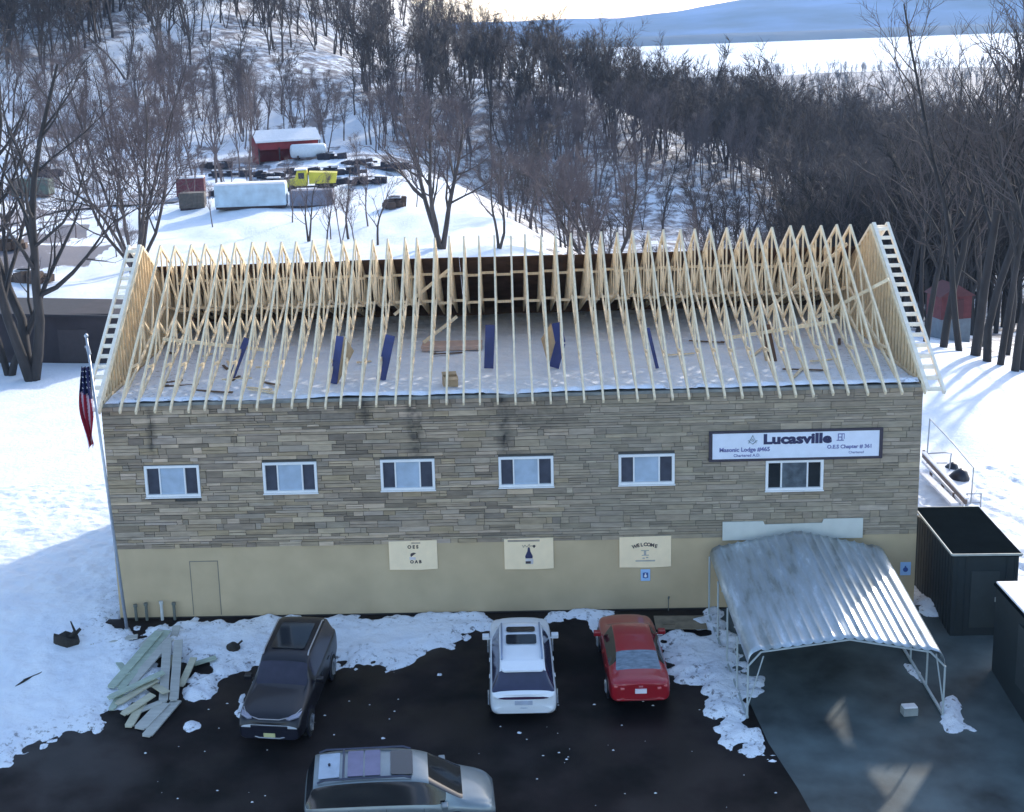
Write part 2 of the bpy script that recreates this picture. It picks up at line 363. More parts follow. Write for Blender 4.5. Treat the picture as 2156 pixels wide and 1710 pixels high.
bpart(MB().box(L-.25, L, .25, D, 0, H), 'side_wall', MATS['block_wall'])
bpart(MB().box(.25, L-.25, D-.25, D, 0, H), 'rear_wall', MATS['block_wall'])
# ledge stone: every stone its own raised face with its own tone
def stone_mat():
    mt = mat('ledge_stone', (1, 1, 1), .85, var=.22, scale=6, bump=.012, bscale=14, tone=True, stretch=(.35, 1, 1.6))
    n = mt.node_tree.nodes; l = mt.node_tree.links; b = n['Principled BSDF']
    src = b.inputs['Base Color'].links[0].from_socket
    ge = n.new('ShaderNodeNewGeometry'); sp = n.new('ShaderNodeSeparateXYZ'); l.new(ge.outputs['Position'], sp.inputs[0])
    nz = n.new('ShaderNodeTexNoise'); nz.inputs['Scale'].default_value = 1.2; nz.inputs['Detail'].default_value = 8; mp = n.new('ShaderNodeMapping'); mp.inputs['Scale'].default_value = (2.2, 1, .5)
    l.new(ge.outputs['Position'], mp.inputs[0]); l.new(mp.outputs[0], nz.inputs['Vector'])
    def M(op, a, b_=0, c_=0):
        k = n.new('ShaderNodeMath'); k.operation = op
        for i, v in enumerate((a, b_, c_)):
            if isinstance(v, (int, float)): k.inputs[i].default_value = v
            else: l.new(v, k.inputs[i])
        return k.outputs[0]
    tot = None
    for (xc, w, z0, z1, s) in STAINS:
        dx = M('ABSOLUTE', M('SUBTRACT', M('ADD', sp.outputs[0], M('MULTIPLY', nz.outputs[0], w*1.2)), xc+w*.6))
        a = M('SUBTRACT', 1, M('DIVIDE', dx, w)); a = M('MAXIMUM', a, 0)
        zz = n.new('ShaderNodeMapRange'); zz.inputs[1].default_value = z0; zz.inputs[2].default_value = z0+(z1-z0)*.5; zz.interpolation_type = 'SMOOTHSTEP'; l.new(sp.outputs[2], zz.inputs[0])
        a = M('MULTIPLY', M('MULTIPLY', a, zz.outputs[0]), s); tot = a if tot is None else M('MAXIMUM', tot, a)
    nn = n.new('ShaderNodeTexNoise'); nn.inputs['Scale'].default_value = 3.5; nn.inputs['Detail'].default_value = 8; l.new(ge.outputs['Position'], nn.inputs['Vector'])
    mr = n.new('ShaderNodeMapRange'); mr.inputs[1].default_value = .4; mr.inputs[2].default_value = .6; l.new(nn.outputs[0], mr.inputs[0])
    tot = M('MULTIPLY', tot, M('MULTIPLY_ADD', mr.outputs[0], .6, .4))
    mx = n.new('ShaderNodeMixRGB'); l.new(tot, mx.inputs[0]); l.new(src, mx.inputs[1]); mx.inputs[2].default_value = (.03, .028, .028, 1)
    l.new(mx.outputs[0], b.inputs['Base Color'])
    return mt
STAINS = [(PY(1060, 900).x, .35, 5.2, 7.6, 1), (PY(872, 900).x, .5, 4.9, 7.6, .75), (PY(770, 870).x, .6, 6.6, 7.6, .8), (PY(320, 930).x, .22, 5.6, 6.9, .75), (PY(1100, 880).x, 2.8, 5.9, 8.2, .42),
          (PY(700, 870).x, 6.5, 6.0, 9, .33), (PY(480, 900).x, .5, 6.2, 8, .4)]
pal = [(.29, .26, .195), (.24, .215, .17), (.34, .31, .24), (.20, .18, .145), (.28, .245, .17), (.235, .225, .19), (.31, .29, .25), (.15, .135, .11), (.40, .355, .28)]
palr = [(.225, .222, .18), (.205, .203, .168), (.25, .242, .20), (.19, .186, .155), (.235, .222, .175), (.28, .27, .225)]
rnd = random.Random(11); st = MB(); z = ZS
while z < H-.02:
    h = min(rnd.choice((.08, .10, .13, .16, .19, .23)), H-z)
    if H-z-h < .05: h = H-z
    x = 0
    while x < L:
        w = rnd.uniform(.22, 1.5)*(1.15 if h < .12 else .8)
        if L-x-w < .2: w = L-x
        k = min(1, max(0, (x-12.5)/4+rnd.uniform(-.4, .4)))
        c = Vector(rnd.choice(pal)).lerp(Vector(rnd.choice(palr)), k); c = c*rnd.uniform(.84, 1.2); c = Vector((c[0]*1.0+.07, c[1]*.92+.062, c[2]*.80+.043))
        c = tuple(c)
        out = [(x, x+w, z, z+h)]
        if h > .15 and rnd.random() < .4: out = [(x, x+w, z, z+h*.5), (x, x+w, z+h*.5, z+h)]
        for (a, b, c0, c1) in out:
            pr = rnd.uniform(.008, .065)*(1 if k < .5 else .6); gp = .006
            j_ = rnd.uniform(.93, 1.07); cc = (c[0]*j_*1.04, c[1]*j_*.955, c[2]*j_*rnd.uniform(.95, 1.03))
            # cut windows out
            segs = [(a, b)]
            for (wx0, wx1, wz0, wz1) in WIN:
                if c1 > wz0-.01 and c0 < wz1+.01:
                    ns = []
                    for (p0, p1) in segs:
                        if p1 <= wx0 or p0 >= wx1: ns.append((p0, p1)); continue
                        if p0 < wx0: ns.append((p0, wx0))
                        if p1 > wx1: ns.append((wx1, p1))
                    segs = ns
            for (p0, p1) in segs:
                if p1-p0 < .02: continue
                dz = rnd.uniform(-.003, .003)
                st.add([(p0+gp/2, 0, c0+gp/2), (p1-gp/2, 0, c0+gp/2), (p1-gp/2, 0, c1-gp/2), (p0+gp/2, 0, c1-gp/2),
                        (p0+gp*1.5, -pr, c0+gp*1.3), (p1-gp*1.5, -pr+dz, c0+gp*1.3), (p1-gp*1.5, -pr, c1-gp*1.3), (p0+gp*1.5, -pr-dz, c1-gp*1.3)],
                       [(4, 5, 6, 7), (0, 1, 5, 4), (1, 2, 6, 5), (2, 3, 7, 6), (3, 0, 4, 7)], cc)
        x += w
    z += h
bpart(st, 'stone_front_wall', stone_mat(), fix=False)
# wall core with window openings
core = MB(); zb = min(w[2] for w in WIN); xs = [0]+[v for w in WIN for v in (w[0], w[1])]+[L]
for i in range(0, len(xs), 2): core.box(xs[i], xs[i+1], .003, .25, ZS, H-.003)
for w in WIN: core.box(w[0], w[1], .003, .25, ZS, w[2]); core.box(w[0], w[1], .003, .25, w[3], H-.003)
bpart(core, 'wall_core', mat('dark_mortar', (.075, .07, .062), .95, scale=8))
white = mat('white_trim', (.80, .80, .80), .5, var=.04, scale=4)
gdark = mat('dark_window_glass', (.07, .075, .10), .12, var=.25, scale=2.5, spec=.6)
gblack = mat('black_window_glass', (.02, .024, .028), .12, var=.3, scale=3, spec=.6)  # darker glass for the last window
gpale = mat('pale_blue_pane', (.38, .47, .58), .5, var=.16, scale=2.5)  # opaque pale blue filling the centre panes
for i, (x0, x1, z0, z1) in enumerate(WIN):
    fr = MB(); t = .09
    fr.box(x0, x1, -.07, .12, z0, z0+t); fr.box(x0, x1, -.07, .12, z1-t, z1); fr.box(x0, x0+t, -.07, .12, z0+t, z1-t); fr.box(x1-t, x1, -.07, .12, z0+t, z1-t)
    w = x1-x0-2*t; a = x0+t+w*.25; b = x0+t+w*.75
    fr.box(a-.025, a+.025, -.045, .12, z0+t, z1-t); fr.box(b-.025, b+.025, -.045, .12, z0+t, z1-t)
    fo = bpart(fr, 'window', white, bevel=.008)
    last = i == 5
    def sub(mb, name, mt):
        o = mb.build(name, mt); o.parent = fo; o.matrix_parent_inverse = Matrix.Translation((-L/2, -D/2, 0)) if False else Matrix.Identity(4); 
        o.parent = fo; o.matrix_parent_inverse = fo.matrix_parent_inverse.inverted() @ Matrix.Identity(4) if False else Matrix.Identity(4); return o
    for (p, q) in ((x0+t, a-.025), (b+.025, x1-t)): sub(MB().box(p, q, .03, .05, z0+t, z1-t), 'side_pane', gblack if last else gdark)
    cb = MB().box(a+.025, b-.025, .0, .03, z0+t, z1-t)
    sub(cb, 'centre_pane', mat('grey_pane', (.10, .12, .14), .2, var=.6, scale=3) if last else gpale)
    sub(MB().box(x0-.02, x1+.02, -.10, .0-.07, z0-.04, z0-.002), 'sill', white)
# blocked doorway in the tan wall
dm = mat('filled_doorway', (.49, .375, .232), .9, var=.07, scale=1.5, bump=.004, bscale=50)
seam = mat('seam_line', (.20, .18, .14), .9)
dx0, dx1, dz1 = PY(400, 1182).x, PY(457, 1182).x, 2.07
bpart(MB().box(dx0, dx1, -.004, .0, .1, dz1), 'blocked_door', dm)
bpart(MB().box(dx0-.03, dx0, -.007, 0, .1, dz1+.03).box(dx1, dx1+.03, -.007, 0, .1, dz1+.03).box(dx0, dx1, -.007, 0, dz1, dz1+.03), 'door_seam', seam)
# eave beam and wall plate
wood_l = mat('new_pine', (.84, .68, .46), .65, var=.18, scale=5, bump=.003, stretch=(3, 1, 1))
wood_p = mat('pale_pine', (.88, .79, .66), .65, var=.12, scale=4)
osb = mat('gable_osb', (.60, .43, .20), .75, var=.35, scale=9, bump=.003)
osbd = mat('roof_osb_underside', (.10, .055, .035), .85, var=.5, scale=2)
bpart(MB().box(0, L, -.04, .25, H, H+.09), 'wall_plate', mat('weathered_plate', (.26, .26, .24), .8, var=.3, scale=3))
# attic floor with old snow
fx = np.linspace(.12, L-.12, 340); fy = np.linspace(.05, D-.3, 170); FX, FY = np.meshgrid(fx, fy)
FZ = H+.05+.14*fbm(FX, FY, 1.6, 5)+.10*np.exp(-((FY-.3)/.25)**2)*(vnoise(FX, FY*0, 1.5) > .25)+.04*(vnoise(FX, FY, .3)-.5)
dl = np.clip(1.1-(FX-1)/5, 0, 1); dl = np.maximum(dl, np.clip((FX-22.5)/4, 0, 1)*.8); dl = np.maximum(dl, .35*sst(8, 12, FY)); dl = dl*.7
fl = grid_mesh('attic_floor', FX, FY, FZ, snow_mat('attic_snow', False), {'dirt': dl}); fl.parent = bld; fl.matrix_parent_inverse = Matrix.Translation((-L/2, -D/2, 0))
# trusses: one mesh shared by all, standing across the building
OV = .42; TW = .065
def truss_mb(studs=False):
    t = MB(); CH = .13; rz = RZ-.07
    def zt(y): return rz-SL*abs(y-D/2)
    def zb(y): return H+.16+(1.95)*(1-abs(y-D/2)/(D/2))
    for s in (0, 1):
        Y = (lambda y: y) if s == 0 else (lambda y: D-y)
        t.bar((0, Y(-OV), zt(-OV)), (0, Y(D/2), zt(D/2)), TW, CH)
        if not studs:
            t.bar((0, Y(.05), zb(.05)), (0, Y(D/2), zb(D/2)), TW*.9, CH*.8)
            nodes = [(.5, 0), (1.55, 1), (2.7, 0), (3.7, 1), (4.9, 0), (5.9, 1), (D/2, 0)]
            for (a, ka), (b, kb) in zip(nodes, nodes[1:]):
                za = zt(a)-.04 if ka else zb(a); zc = zt(b)-.04 if kb else zb(b)
                t.bar((0, Y(a), za), (0, Y(b), zc), TW*.8, .085)
            t.bar((0, Y(3.7), zb(3.7)), (0, Y(3.7), zt(3.7)), TW*.8, .08)
            t.bar((0, Y(.25), H+.1), (0, Y(.25), zt(.25)), TW*.8, .08)
    for yv in (.95, 1.9, 2.7, 4.3, 5.4, 6.4):
        if not studs: t.bar((0, D-yv, zb(yv)), (0, D-yv, zt(yv)), TW*.8, .08)
    if studs:
        t.bar((0, .0, H+.14), (0, D, H+.14), TW, .12)
        y = .4
        while y < D: t.bar((0, y, H+.1), (0, y, zt(y)-.03), TW*.8, .08, up=(1, 0, 0)); y += .41
    else: t.bar((0, D/2, zb(D/2)), (0, D/2, zt(D/2)), TW*.8, .09)
    return t
NTR = 46
t0 = truss_mb().build('roof_truss', wood_l); tme = t0.data
rnd = random.Random(3); TXS = []
for i in range(NTR):
    x = .75+i*(L-1.5)/(NTR-1)+rnd.uniform(-.03, .03); TXS.append(x)
    o = t0 if i == 0 else t0.copy()
    if i: col.objects.link(o)
    o.parent = bld; o.matrix_parent_inverse = Matrix.Translation((-L/2, -D/2, 0)); o.location = (x, 0, rnd.uniform(-.03, .03)); o.rotation_euler = (rnd.uniform(-.0015, .0015), rnd.uniform(-.004, .004), rnd.uniform(-.003, .003))
for x in (.05, L-.05):
    o = truss_mb(True).build('gable_truss', wood_l); o.parent = bld; o.matrix_parent_inverse = Matrix.Translation((-L/2, -D/2, 0)); o.location = (x, 0, 0)
for x, q in ((-.02, 0), (L+.005, 0)):
    m_ = MB().prism([(-.1, H+.0), (D+.1, H+.0), (D/2, RZ-.02)], x, x+.014, axis='x'); bpart(m_, 'gable_sheathing', osb)
# verge ladders outside each gable
for side in (0, 1):
    xo = -.47 if side == 0 else L+.55; xi = -.05 if side == 0 else L+.05
    lad = MB()
    for s in (0, 1):
        Y = (lambda y: y) if s == 0 else (lambda y: D-y)
        lad.bar((xo, Y(-OV-.05), RZ-.03-SL*(D/2+OV+.05)), (xo, Y(D/2), RZ-.03), .09, .15)
        lad.bar((xi, Y(-OV), RZ+.02-SL*(D/2+OV)), (xi, Y(D/2), RZ+.02), .12, .05)
        y = -OV+.1
        while y < D/2-.15:
            lad.bar((xo+.04*(1 if side == 0 else -1), Y(y), RZ-.03-SL*(D/2-y)), (xi, Y(y), RZ-.03-SL*(D/2-y)), .13, .12, up=(0, 0, 1)); y += .46
    bpart(lad, 'verge_ladder', wood_p)
# lateral braces, in staggered bay-long pieces
for (py, Y) in ((578, 9.6), (635, 9.1)):
    z = PY(1090, py, Y).z; br = MB(); k = 0
    for a, b in zip(TXS, TXS[1:]):
        dz = .05 if k % 2 else -.03; br.box(a-.02, b+.02, Y+.03*(k % 2), Y+.03*(k % 2)+.045, z+dz, z+dz+.10); k += 1
    bpart(br, 'lateral_brace', wood_l)
for a_, b_ in (((1.5, 3.3, 9.3), (5.1, 4.2, 8.6)), ((25.3, 3.3, 9.3), (21.7, 4.2, 8.6)), ((9.4, 8.8, 8.9), (11.6, 9.0, 10.6)),
               ((10.6, 7.2, 8.1), (11.9, 7.6, 9.0)), ((24, 6, 8.3), (27.2, 4, 10.6)), ((22.6, 6, 8.6), (26.8, 8.6, 11.2))):
    bpart(MB().bar(a_, b_, .05, .12), 'diagonal_brace', wood_l)
# rear slope sheathing from a little under the ridge down to the eave
y0 = D/2+.27*D/2
def zr_(y): return RZ-.0-SL*(y-D/2)
shm = MB()
xk = [.02, 3.0, 7.5, 12, 16.5, 21, 24.5, L]
for i, (a, b) in enumerate(zip(xk, xk[1:])):
    e = y0+(0, .02, -.03, .0, .03, -.02, .02)[i]
    shm.add([(a+.004, e, zr_(e)+.01), (b-.004, e, zr_(e)+.01), (b-.004, D+OV, zr_(D+OV)+.01), (a+.004, D+OV, zr_(D+OV)+.01), (a+.004, e, zr_(e)+.03), (b-.004, e, zr_(e)+.03), (b-.004, D+OV, zr_(D+OV)+.03), (a+.004, D+OV, zr_(D+OV)+.03)],
            [(0, 1, 2, 3), (4, 7, 6, 5), (0, 4, 5, 1), (1, 5, 6, 2), (2, 6, 7, 3), (3, 7, 4, 0)])
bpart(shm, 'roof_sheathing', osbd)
# dark strip of old boarding at the back of the attic
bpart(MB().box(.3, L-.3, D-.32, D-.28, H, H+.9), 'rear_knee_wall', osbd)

# blue boards standing among the trusses
blue = mat('dark_blue_board', (.022, .032, .16), .4, var=.25, scale=3)
ply = mat('tan_plywood', (.50, .36, .22), .8, var=.2, scale=4)
BL = [((488, 796), (520, 712), .22, 0, 'leaning blue board furthest left among the roof trusses'), ((702, 808), (716, 708), .26, 1, 'blue board with tan plywood side, second from the left'),
      ((802, 800), (822, 706), .34, 0, 'broad blue board leaning right, third from the left'), ((1029, 776), (1032, 684), .34, 0, 'upright blue board left of the roof middle'),
      ((1384, 776), (1364, 690), .12, 0, 'thin dark blue strip leaning left, right of the roof middle')]
for (b0, b1, w, kd, lab) in BL:
    a = P(*b0, H+.15); b = PY(*b1, a.y+.35); o = empty('blue_board', a, 0, lab, 'board', 'blue boards standing in the open roof')
    d = b-a
    mb = MB().bar((0, 0, 0), d, w, .07, up=(0, 1, 0)); mb.build('board', blue, o, bevel=.008)
    MB().bar(Vector((0, .12, 0))+d*.02, d*.92+Vector((0, .3, 0)), .06, .05).build('prop', ply, o)
    if kd: MB().add([(w/2, 0, 0), (w/2+.02, .5, .05), (d.x+w/2+.25, d.y+.5, d.z*.6), (d.x+w/2, d.y, d.z), (w/2+.03, 0, 0), (w/2+.05, .5, .05), (d.x+w/2+.28, d.y+.5, d.z*.6), (d.x+w/2+.03, d.y, d.z)],
                    [(0, 1, 2, 3), (4, 7, 6, 5), (0, 4, 5, 1), (1, 5, 6, 2), (2, 6, 7, 3), (3, 7, 4, 0)]).build('plywood_side', ply, o)
a = P(1166, 774, H+.15); mm = PY(1180, 722, a.y+.1); b = PY(1172, 680, a.y+.4); o = empty('bent_blue_board', a, 0, 'kinked blue board with tan left side, right of the roof middle', 'board')
MB().bar((0, 0, 0), mm-a, .36, .08, up=(0, 1, 0)).bar(mm-a, b-a, .36, .08, up=(0, 1, 0)).build('board', blue, o)
c0 = mm-a
MB().add([(-.2, .05, .1), (-.2+c0.x, .1, c0.z), (b.x-a.x-.2, .4, b.z-a.z), (-.42, .75, .9), (-.17, .05, .1), (-.17+c0.x, .1, c0.z), (b.x-a.x-.17, .4, b.z-a.z), (-.39, .75, .9)], [(0, 1, 2, 3), (4, 7, 6, 5), (0, 4, 5, 1), (1, 5, 6, 2), (2, 6, 7, 3), (3, 7, 4, 0)]).build('plywood_side', ply, o)
a = P(1628, 762, H+.1); b = PY(1612, 684, a.y+.3); o = empty('standing_board', a, 0, 'dark brown panel standing among the right hand trusses', 'panel')
MB().bar((0, 0, 0), b-a, .28, .05, up=(0, 1, 0)).build('board', mat('brown_panel', (.13, .07, .045), .8), o); MB().bar((-.2, .1, 0), (b.x-a.x-.2, .4, b.z-a.z), .12, .05, up=(0, 1, 0)).build('edge_board', ply, o)
# plywood stack and box on the attic floor
a = P(952, 735, H+.1)
s_ = empty('plywood_stack', a, 0, 'flat stack of pinkish plywood on the snowy attic floor', 'plywood'); rnd = random.Random(2)
for k in range(4): MB().box(-1.15, 1.15, -.5, .5, .05+.045*k, .09+.045*k, M=Matrix.Rotation(rnd.uniform(-.03, .03), 4, 'Z')).build('sheet', mat('pink_ply', (.62, .44, .36), .8, var=.12), s_)
a = P(948, 812, H+.12); s_ = empty('cardboard_box', a, .15, 'small open cardboard box near the eave on the snow', 'box')
MB().box(-.25, .25, -.2, .2, 0, .02).box(-.25, -.23, -.2, .2, .02, .35).box(.23, .25, -.2, .2, .02, .35).box(-.23, .23, -.2, -.18, .02, .35).box(-.23, .23, .18, .2, .02, .35).build('carton', ply, s_)
MB().add([(-.25, -.2, .35), (.25, -.2, .35), (.25, -.38, .28), (-.25, -.38, .28)], [(0, 1, 2, 3)]).add([(-.25, .2, .35), (.25, .2, .35), (.25, .36, .42), (-.25, .36, .42)], [(0, 1, 2, 3)]).build('flap', ply, s_)
rnd = random.Random(9)
for k in range(22):        # offcuts on the attic floor, mostly at the ends
    x = rnd.choice((rnd.uniform(.6, 5.5), rnd.uniform(20, 26.5), rnd.uniform(2, 26))); y = rnd.uniform(1, 8); l_ = rnd.uniform(.5, 1.6); a_ = rnd.uniform(0, 3.1)
    where = 'left' if x < 9 else 'middle' if x < 18 else 'right'
    o = MB().box(-l_/2, l_/2, -.05, .05, -.02, .02).box(-l_/2, -l_/2+.15, -.06, .06, .02, .04).build('timber_offcut', [wood_l, mat('wet_timber', (.13, .08, .05), .7)][k % 2], bevel=.004); o.location = (x, y, H+.17); o.rotation_euler = (0, rnd.uniform(-.08, .08), a_)
    tag(o, ('fresh pale' if k % 2 == 0 else 'wet brown')+' timber offcut on the snowy attic floor, '+where+' part', 'offcut', 'offcuts on the attic floor, '+where+(' pale' if k % 2 == 0 else ' brown'))

# ------------------------------------------------------------------ signs on the wall
def text_mb(txt, size, mt, parent, name='lettering', loc=(0, 0, 0), off=.0, sx=1, rot=0):
    cu = bpy.data.curves.new('t', 'FONT'); cu.body = txt; cu.size = size; cu.offset = off; cu.extrude = .004; cu.align_x = 'CENTER'; cu.align_y = 'CENTER'; cu.resolution_u = 3
    to = bpy.data.objects.new('t', cu); col.objects.link(to); bpy.context.view_layer.update()
    me = bpy.data.meshes.new_from_object(to.evaluated_get(bpy.context.evaluated_depsgraph_get())); bpy.data.objects.remove(to); bpy.data.curves.remove(cu)
    me.name = name; me.materials.clear(); me.materials.append(mt); o = bpy.data.objects.new(name, me); col.objects.link(o); o.parent = parent
    o.location = loc; o.rotation_euler = (R(90), rot, 0); o.scale = (sx, 1, 1); return o
sx0, sx1 = PY(1492, 910).x, PY(1858, 908).x; sz = (PY(1675, 903).z+PY(1675, 967).z)/2; sw = (sx1-sx0)/2; sh = .53
ink = mat('navy_ink', (.03, .03, .09), .6); inkl = mat('faded_ink', (.16, .17, .36), .6)
sg = empty('lodge_sign', ((sx0+sx1)/2, -.06, sz), 0, 'long white name sign in a dark frame above the right window', 'sign')
f = MB(); t = .085
f.box(-sw, sw, -.06, .0, sh-t, sh).box(-sw, sw, -.06, .0, -sh, -sh+t).box(-sw, -sw+t+.03, -.06, .0, -sh+t, sh-t).box(sw-t-.03, sw, -.06, .0, -sh+t, sh-t).build('frame', mat('plum_frame', (.045, .035, .05), .6), sg, bevel=.01)
MB().box(-sw+t+.03, sw-t-.03, -.035, -.0, -sh+t, sh-t).build('board', mat('sign_white', (.74, .78, .88), .45, var=.05), sg)
text_mb('Lucasville', .46, ink, sg, loc=(.05, -.042, .20), off=.022, sx=1.28)
text_mb('Masonic Lodge #465', .20, inkl, sg, loc=(-1.68, -.042, -.13), off=.006)
text_mb('Chartered A.D.', .14, inkl, sg, loc=(-1.6, -.042, -.33), off=.002)
text_mb('O.E.S Chapter # 361', .175, inkl, sg, loc=(1.78, -.042, -.10), off=.005)
text_mb('Chartered', .12, inkl, sg, loc=(2.0, -.042, -.30), off=.0)
e = MB(); ex, ez = -1.42, .19                # square and compasses
e.bar((ex, -.045, ez+.17), (ex-.13, -.045, ez-.1), .008, .03, up=(0, 1, 0)).bar((ex, -.045, ez+.17), (ex+.13, -.045, ez-.1), .008, .03, up=(0, 1, 0))
e.bar((ex-.15, -.047, ez), (ex, -.047, ez-.13), .008, .03, up=(0, 1, 0)).bar((ex+.15, -.047, ez), (ex, -.047, ez-.13), .008, .03, up=(0, 1, 0))
e.build('emblem', mat('green_ink', (.08, .15, .16), .6), sg); text_mb('G', .12, MATS['green_ink'], sg, name='emblem_letter', loc=(ex, -.042, ez))
e = MB(); ex = 1.48; ez = .23                 # small emblem right of the name
e.box(ex-.14, ex+.10, -.047, -.043, ez-.12, ez-.09).box(ex-.10, ex-.07, -.047, -.043, ez-.09, ez+.10).box(ex+.02, ex+.05, -.047, -.043, ez-.09, ez+.1).box(ex-.1, ex+.12, -.047, -.043, ez+.1, ez+.13).box(ex-.07, ex+.02, -.047, -.043, ez-.01, ez+.02).box(ex+.1, ex+.12, -.047, -.043, ez-.06, ez+.1)
e.build('emblem', inkl, sg)
cream = mat('cream_panel', (.93, .72, .47), .7, var=.05, scale=3); brn = mat('brown_ink', (.07, .05, .05), .7)
def panel(x0, y0, x1, y1, lab):
    a = PY(x0, y0, -.03); b = PY(x1, y1, -.03); p = empty('wall_panel', ((a.x+b.x)/2, -.02, (a.z+b.z)/2), 0, lab, 'panel', 'cream panels on the tan wall'); w, h = (b.x-a.x)/2, (a.z-b.z)/2
    MB().prism([(-w, -h+.02), (w*.3, -h), (w, -h+.03), (w, h), (-w, h-.02)], -.03, .0).build('board', cream, p, bevel=.006)
    return p, w, h
p, w, h = panel(818, 1139, 922, 1199, 'cream panel with a small heart between short words, left of the three')
text_mb('O E S', .16, brn, p, loc=(.0, -.032, .30), off=.008); text_mb('O A B', .15, brn, p, loc=(.08, -.032, -.24), off=.008)
MB().prism([(-.08, -.06), (.10, .08), (.02, .10), (-.08, .07), (-.1, .02)], -.036, -.031).build('heart_mark', brn, p); MB().prism([(-.13, -.16), (.08, -.16), (.08, -.07), (-.13, -.05)], -.034, -.0305).build('pale_wash', mat('pale_lilac', (.62, .56, .56), .7), p)
p, w, h = panel(1061, 1134, 1166, 1198, 'cream panel painted with a dark bottle shape, middle of the three')
MB().prism([(-.035, .22), (.0, .25), (.035, .22), (.05, .10), (.13, -.08), (.12, -.16), (-.12, -.16), (-.13, -.08), (-.05, .10)], -.037, -.031).build('bottle_shape', ink, p)
MB().prism([(-.12, -.36), (.14, -.36), (.15, -.17), (-.12, -.17)], -.036, -.0305).build('pale_wash', MATS['pale_lilac'], p); MB().box(-.12, .06, -.038, -.0365, -.35, -.26).build('brown_foot', brn, p)
z_ = MB()
for a_, b_ in (((-.22, .33), (-.18, .24)), ((-.18, .24), (-.13, .33)), ((-.13, .33), (-.07, .25)), ((-.07, .25), (-.02, .30)), ((-.02, .30), (.02, .36)), ((.02, .36), (.04, .26)), ((.04, .29), (.14, .29))): z_.bar((a_[0], -.034, a_[1]), (b_[0], -.034, b_[1]), .008, .022, up=(0, 1, 0))
z_.prism([(.13, .27), (.18, .21), (.23, .27), (.22, .32), (.15, .32)], -.037, -.031).build('ribbon_mark', brn, p)
p, w, h = panel(1304, 1130, 1413, 1194, 'cream panel with an arched welcome line, right of the three')
for i, ch in enumerate('WELCOME'):
    t = (i-3)/3; text_mb(ch, .17, brn, p, loc=(t*.36, -.032, .27-.07*t*t), off=.007, rot=t*.22)
z_ = MB(); gl = mat('faint_mark', (.42, .38, .33), .8)
z_.box(-.14, .12, -.035, -.031, .04, .07).box(-.05, .03, -.035, -.031, -.10, .04).box(-.12, .12, -.035, -.031, -.13, -.10).box(-.1, -.02, -.035, -.031, -.24, -.2).box(.02, .1, -.035, -.031, -.22, -.18).box(-.33, .33, -.035, -.031, -.34, -.29).build('faint_drawing', gl, p)
skyb = mat('sign_blue', (.36, .55, .82), .4, var=.05); dbl = mat('sign_dark_blue', (.04, .09, .30), .5)
for (x0, y0, x1, y1, sq, lab) in ((1349, 1199, 1369, 1223, True, 'small light blue parking sign below the right cream panel'), (1896, 1184, 1917, 1211, False, 'small light blue sign at the wall end beside the dark shed')):
    a = PY(x0, y0, -.03); b = PY(x1, y1, -.03); p = empty('blue_sign', ((a.x+b.x)/2, -.015, (a.z+b.z)/2), 0, lab, 'sign'); w, h = (b.x-a.x)/2, (a.z-b.z)/2
    MB().box(-w, w, -.015, 0, -h, h).build('plate', skyb, p, bevel=.004)
    k = MB()
    k.tube([(-.0, -.024, -.03), (-.0, -.016, -.03)], .085, 14); k.box(-.03, .02, -.024, -.016, .04, .10)
    if sq: k.box(-.09, .09, -.022, -.016, -.10, .09)
    k.build('symbol', dbl, p)
    if sq: MB().tube([(0, -.030, -.03), (0, -.0245, -.03)], .05, 12).box(-.02, .02, -.03, -.0245, .02, .07).build('wheelchair_mark', white, p)
# white boarding over the carport
a = PY(1521, 1097, -.03); b = PY(1815, 1134, -.03); zl = 2.5
p = empty('entrance_board', ((a.x+b.x)/2, -.05, zl), 0, 'long off-white board with raised ends above the carport', 'board'); w = (b.x-a.x)/2; h = a.z-zl
MB().prism([(-w, 0), (w, 0), (w, h+.02), (w*.44, h+.02), (w*.42, h-.12), (-w*.40, h-.14), (-w*.42, h-.02), (-w, h-.02)], -.05, 0).build('board', mat('off_white_board', (.60, .61, .56), .7, var=.06, scale=2), p, bevel=.006)

# pipes at the foot of the wall, left corner
for k, (px, hh, m_) in enumerate(((289, .55, 'grey_pipe'), (311, .6, 'grey_pipe'), (343, .65, 'white_pipe'), (369, .6, 'grey_pipe'))):
    a = G(px, 1305, 0); mt = mat('grey_pipe', (.13, .14, .12), .5) if m_ == 'grey_pipe' else mat('white_pipe', (.55, .56, .54), .5)
    p = empty('vent_pipe', (a.x, -.16, 0), 0, ('white' if m_ == 'white_pipe' else 'grey')+' stub pipe at the wall foot, '+['nearest the flagpole', 'second from the flagpole', 'the only white one', 'nearest the blocked door'][k], 'pipe', 'stub pipes at the foot of the wall')
    MB().tube([(0, 0, 0), (0, 0, hh)], .055, 10).build('pipe', mt, p, smooth=False); MB().tube([(0, 0, hh-.04), (0, 0, hh+.05)], .075, 10).build('cap', mt, p)
p = empty('pipe_rod', (P(1407, 1285).x, -.12, 0), 0, 'thin dark rod standing at the tan wall behind the red car', 'rod')
MB().tube([(0, 0, 0), (0, 0, .45)], .015, 6).build('rod', MATS['grey_pipe'], p); MB().tube([(0, 0, .44), (.02, 0, .52)], .03, 6).build('tip', MATS['grey_pipe'], p)

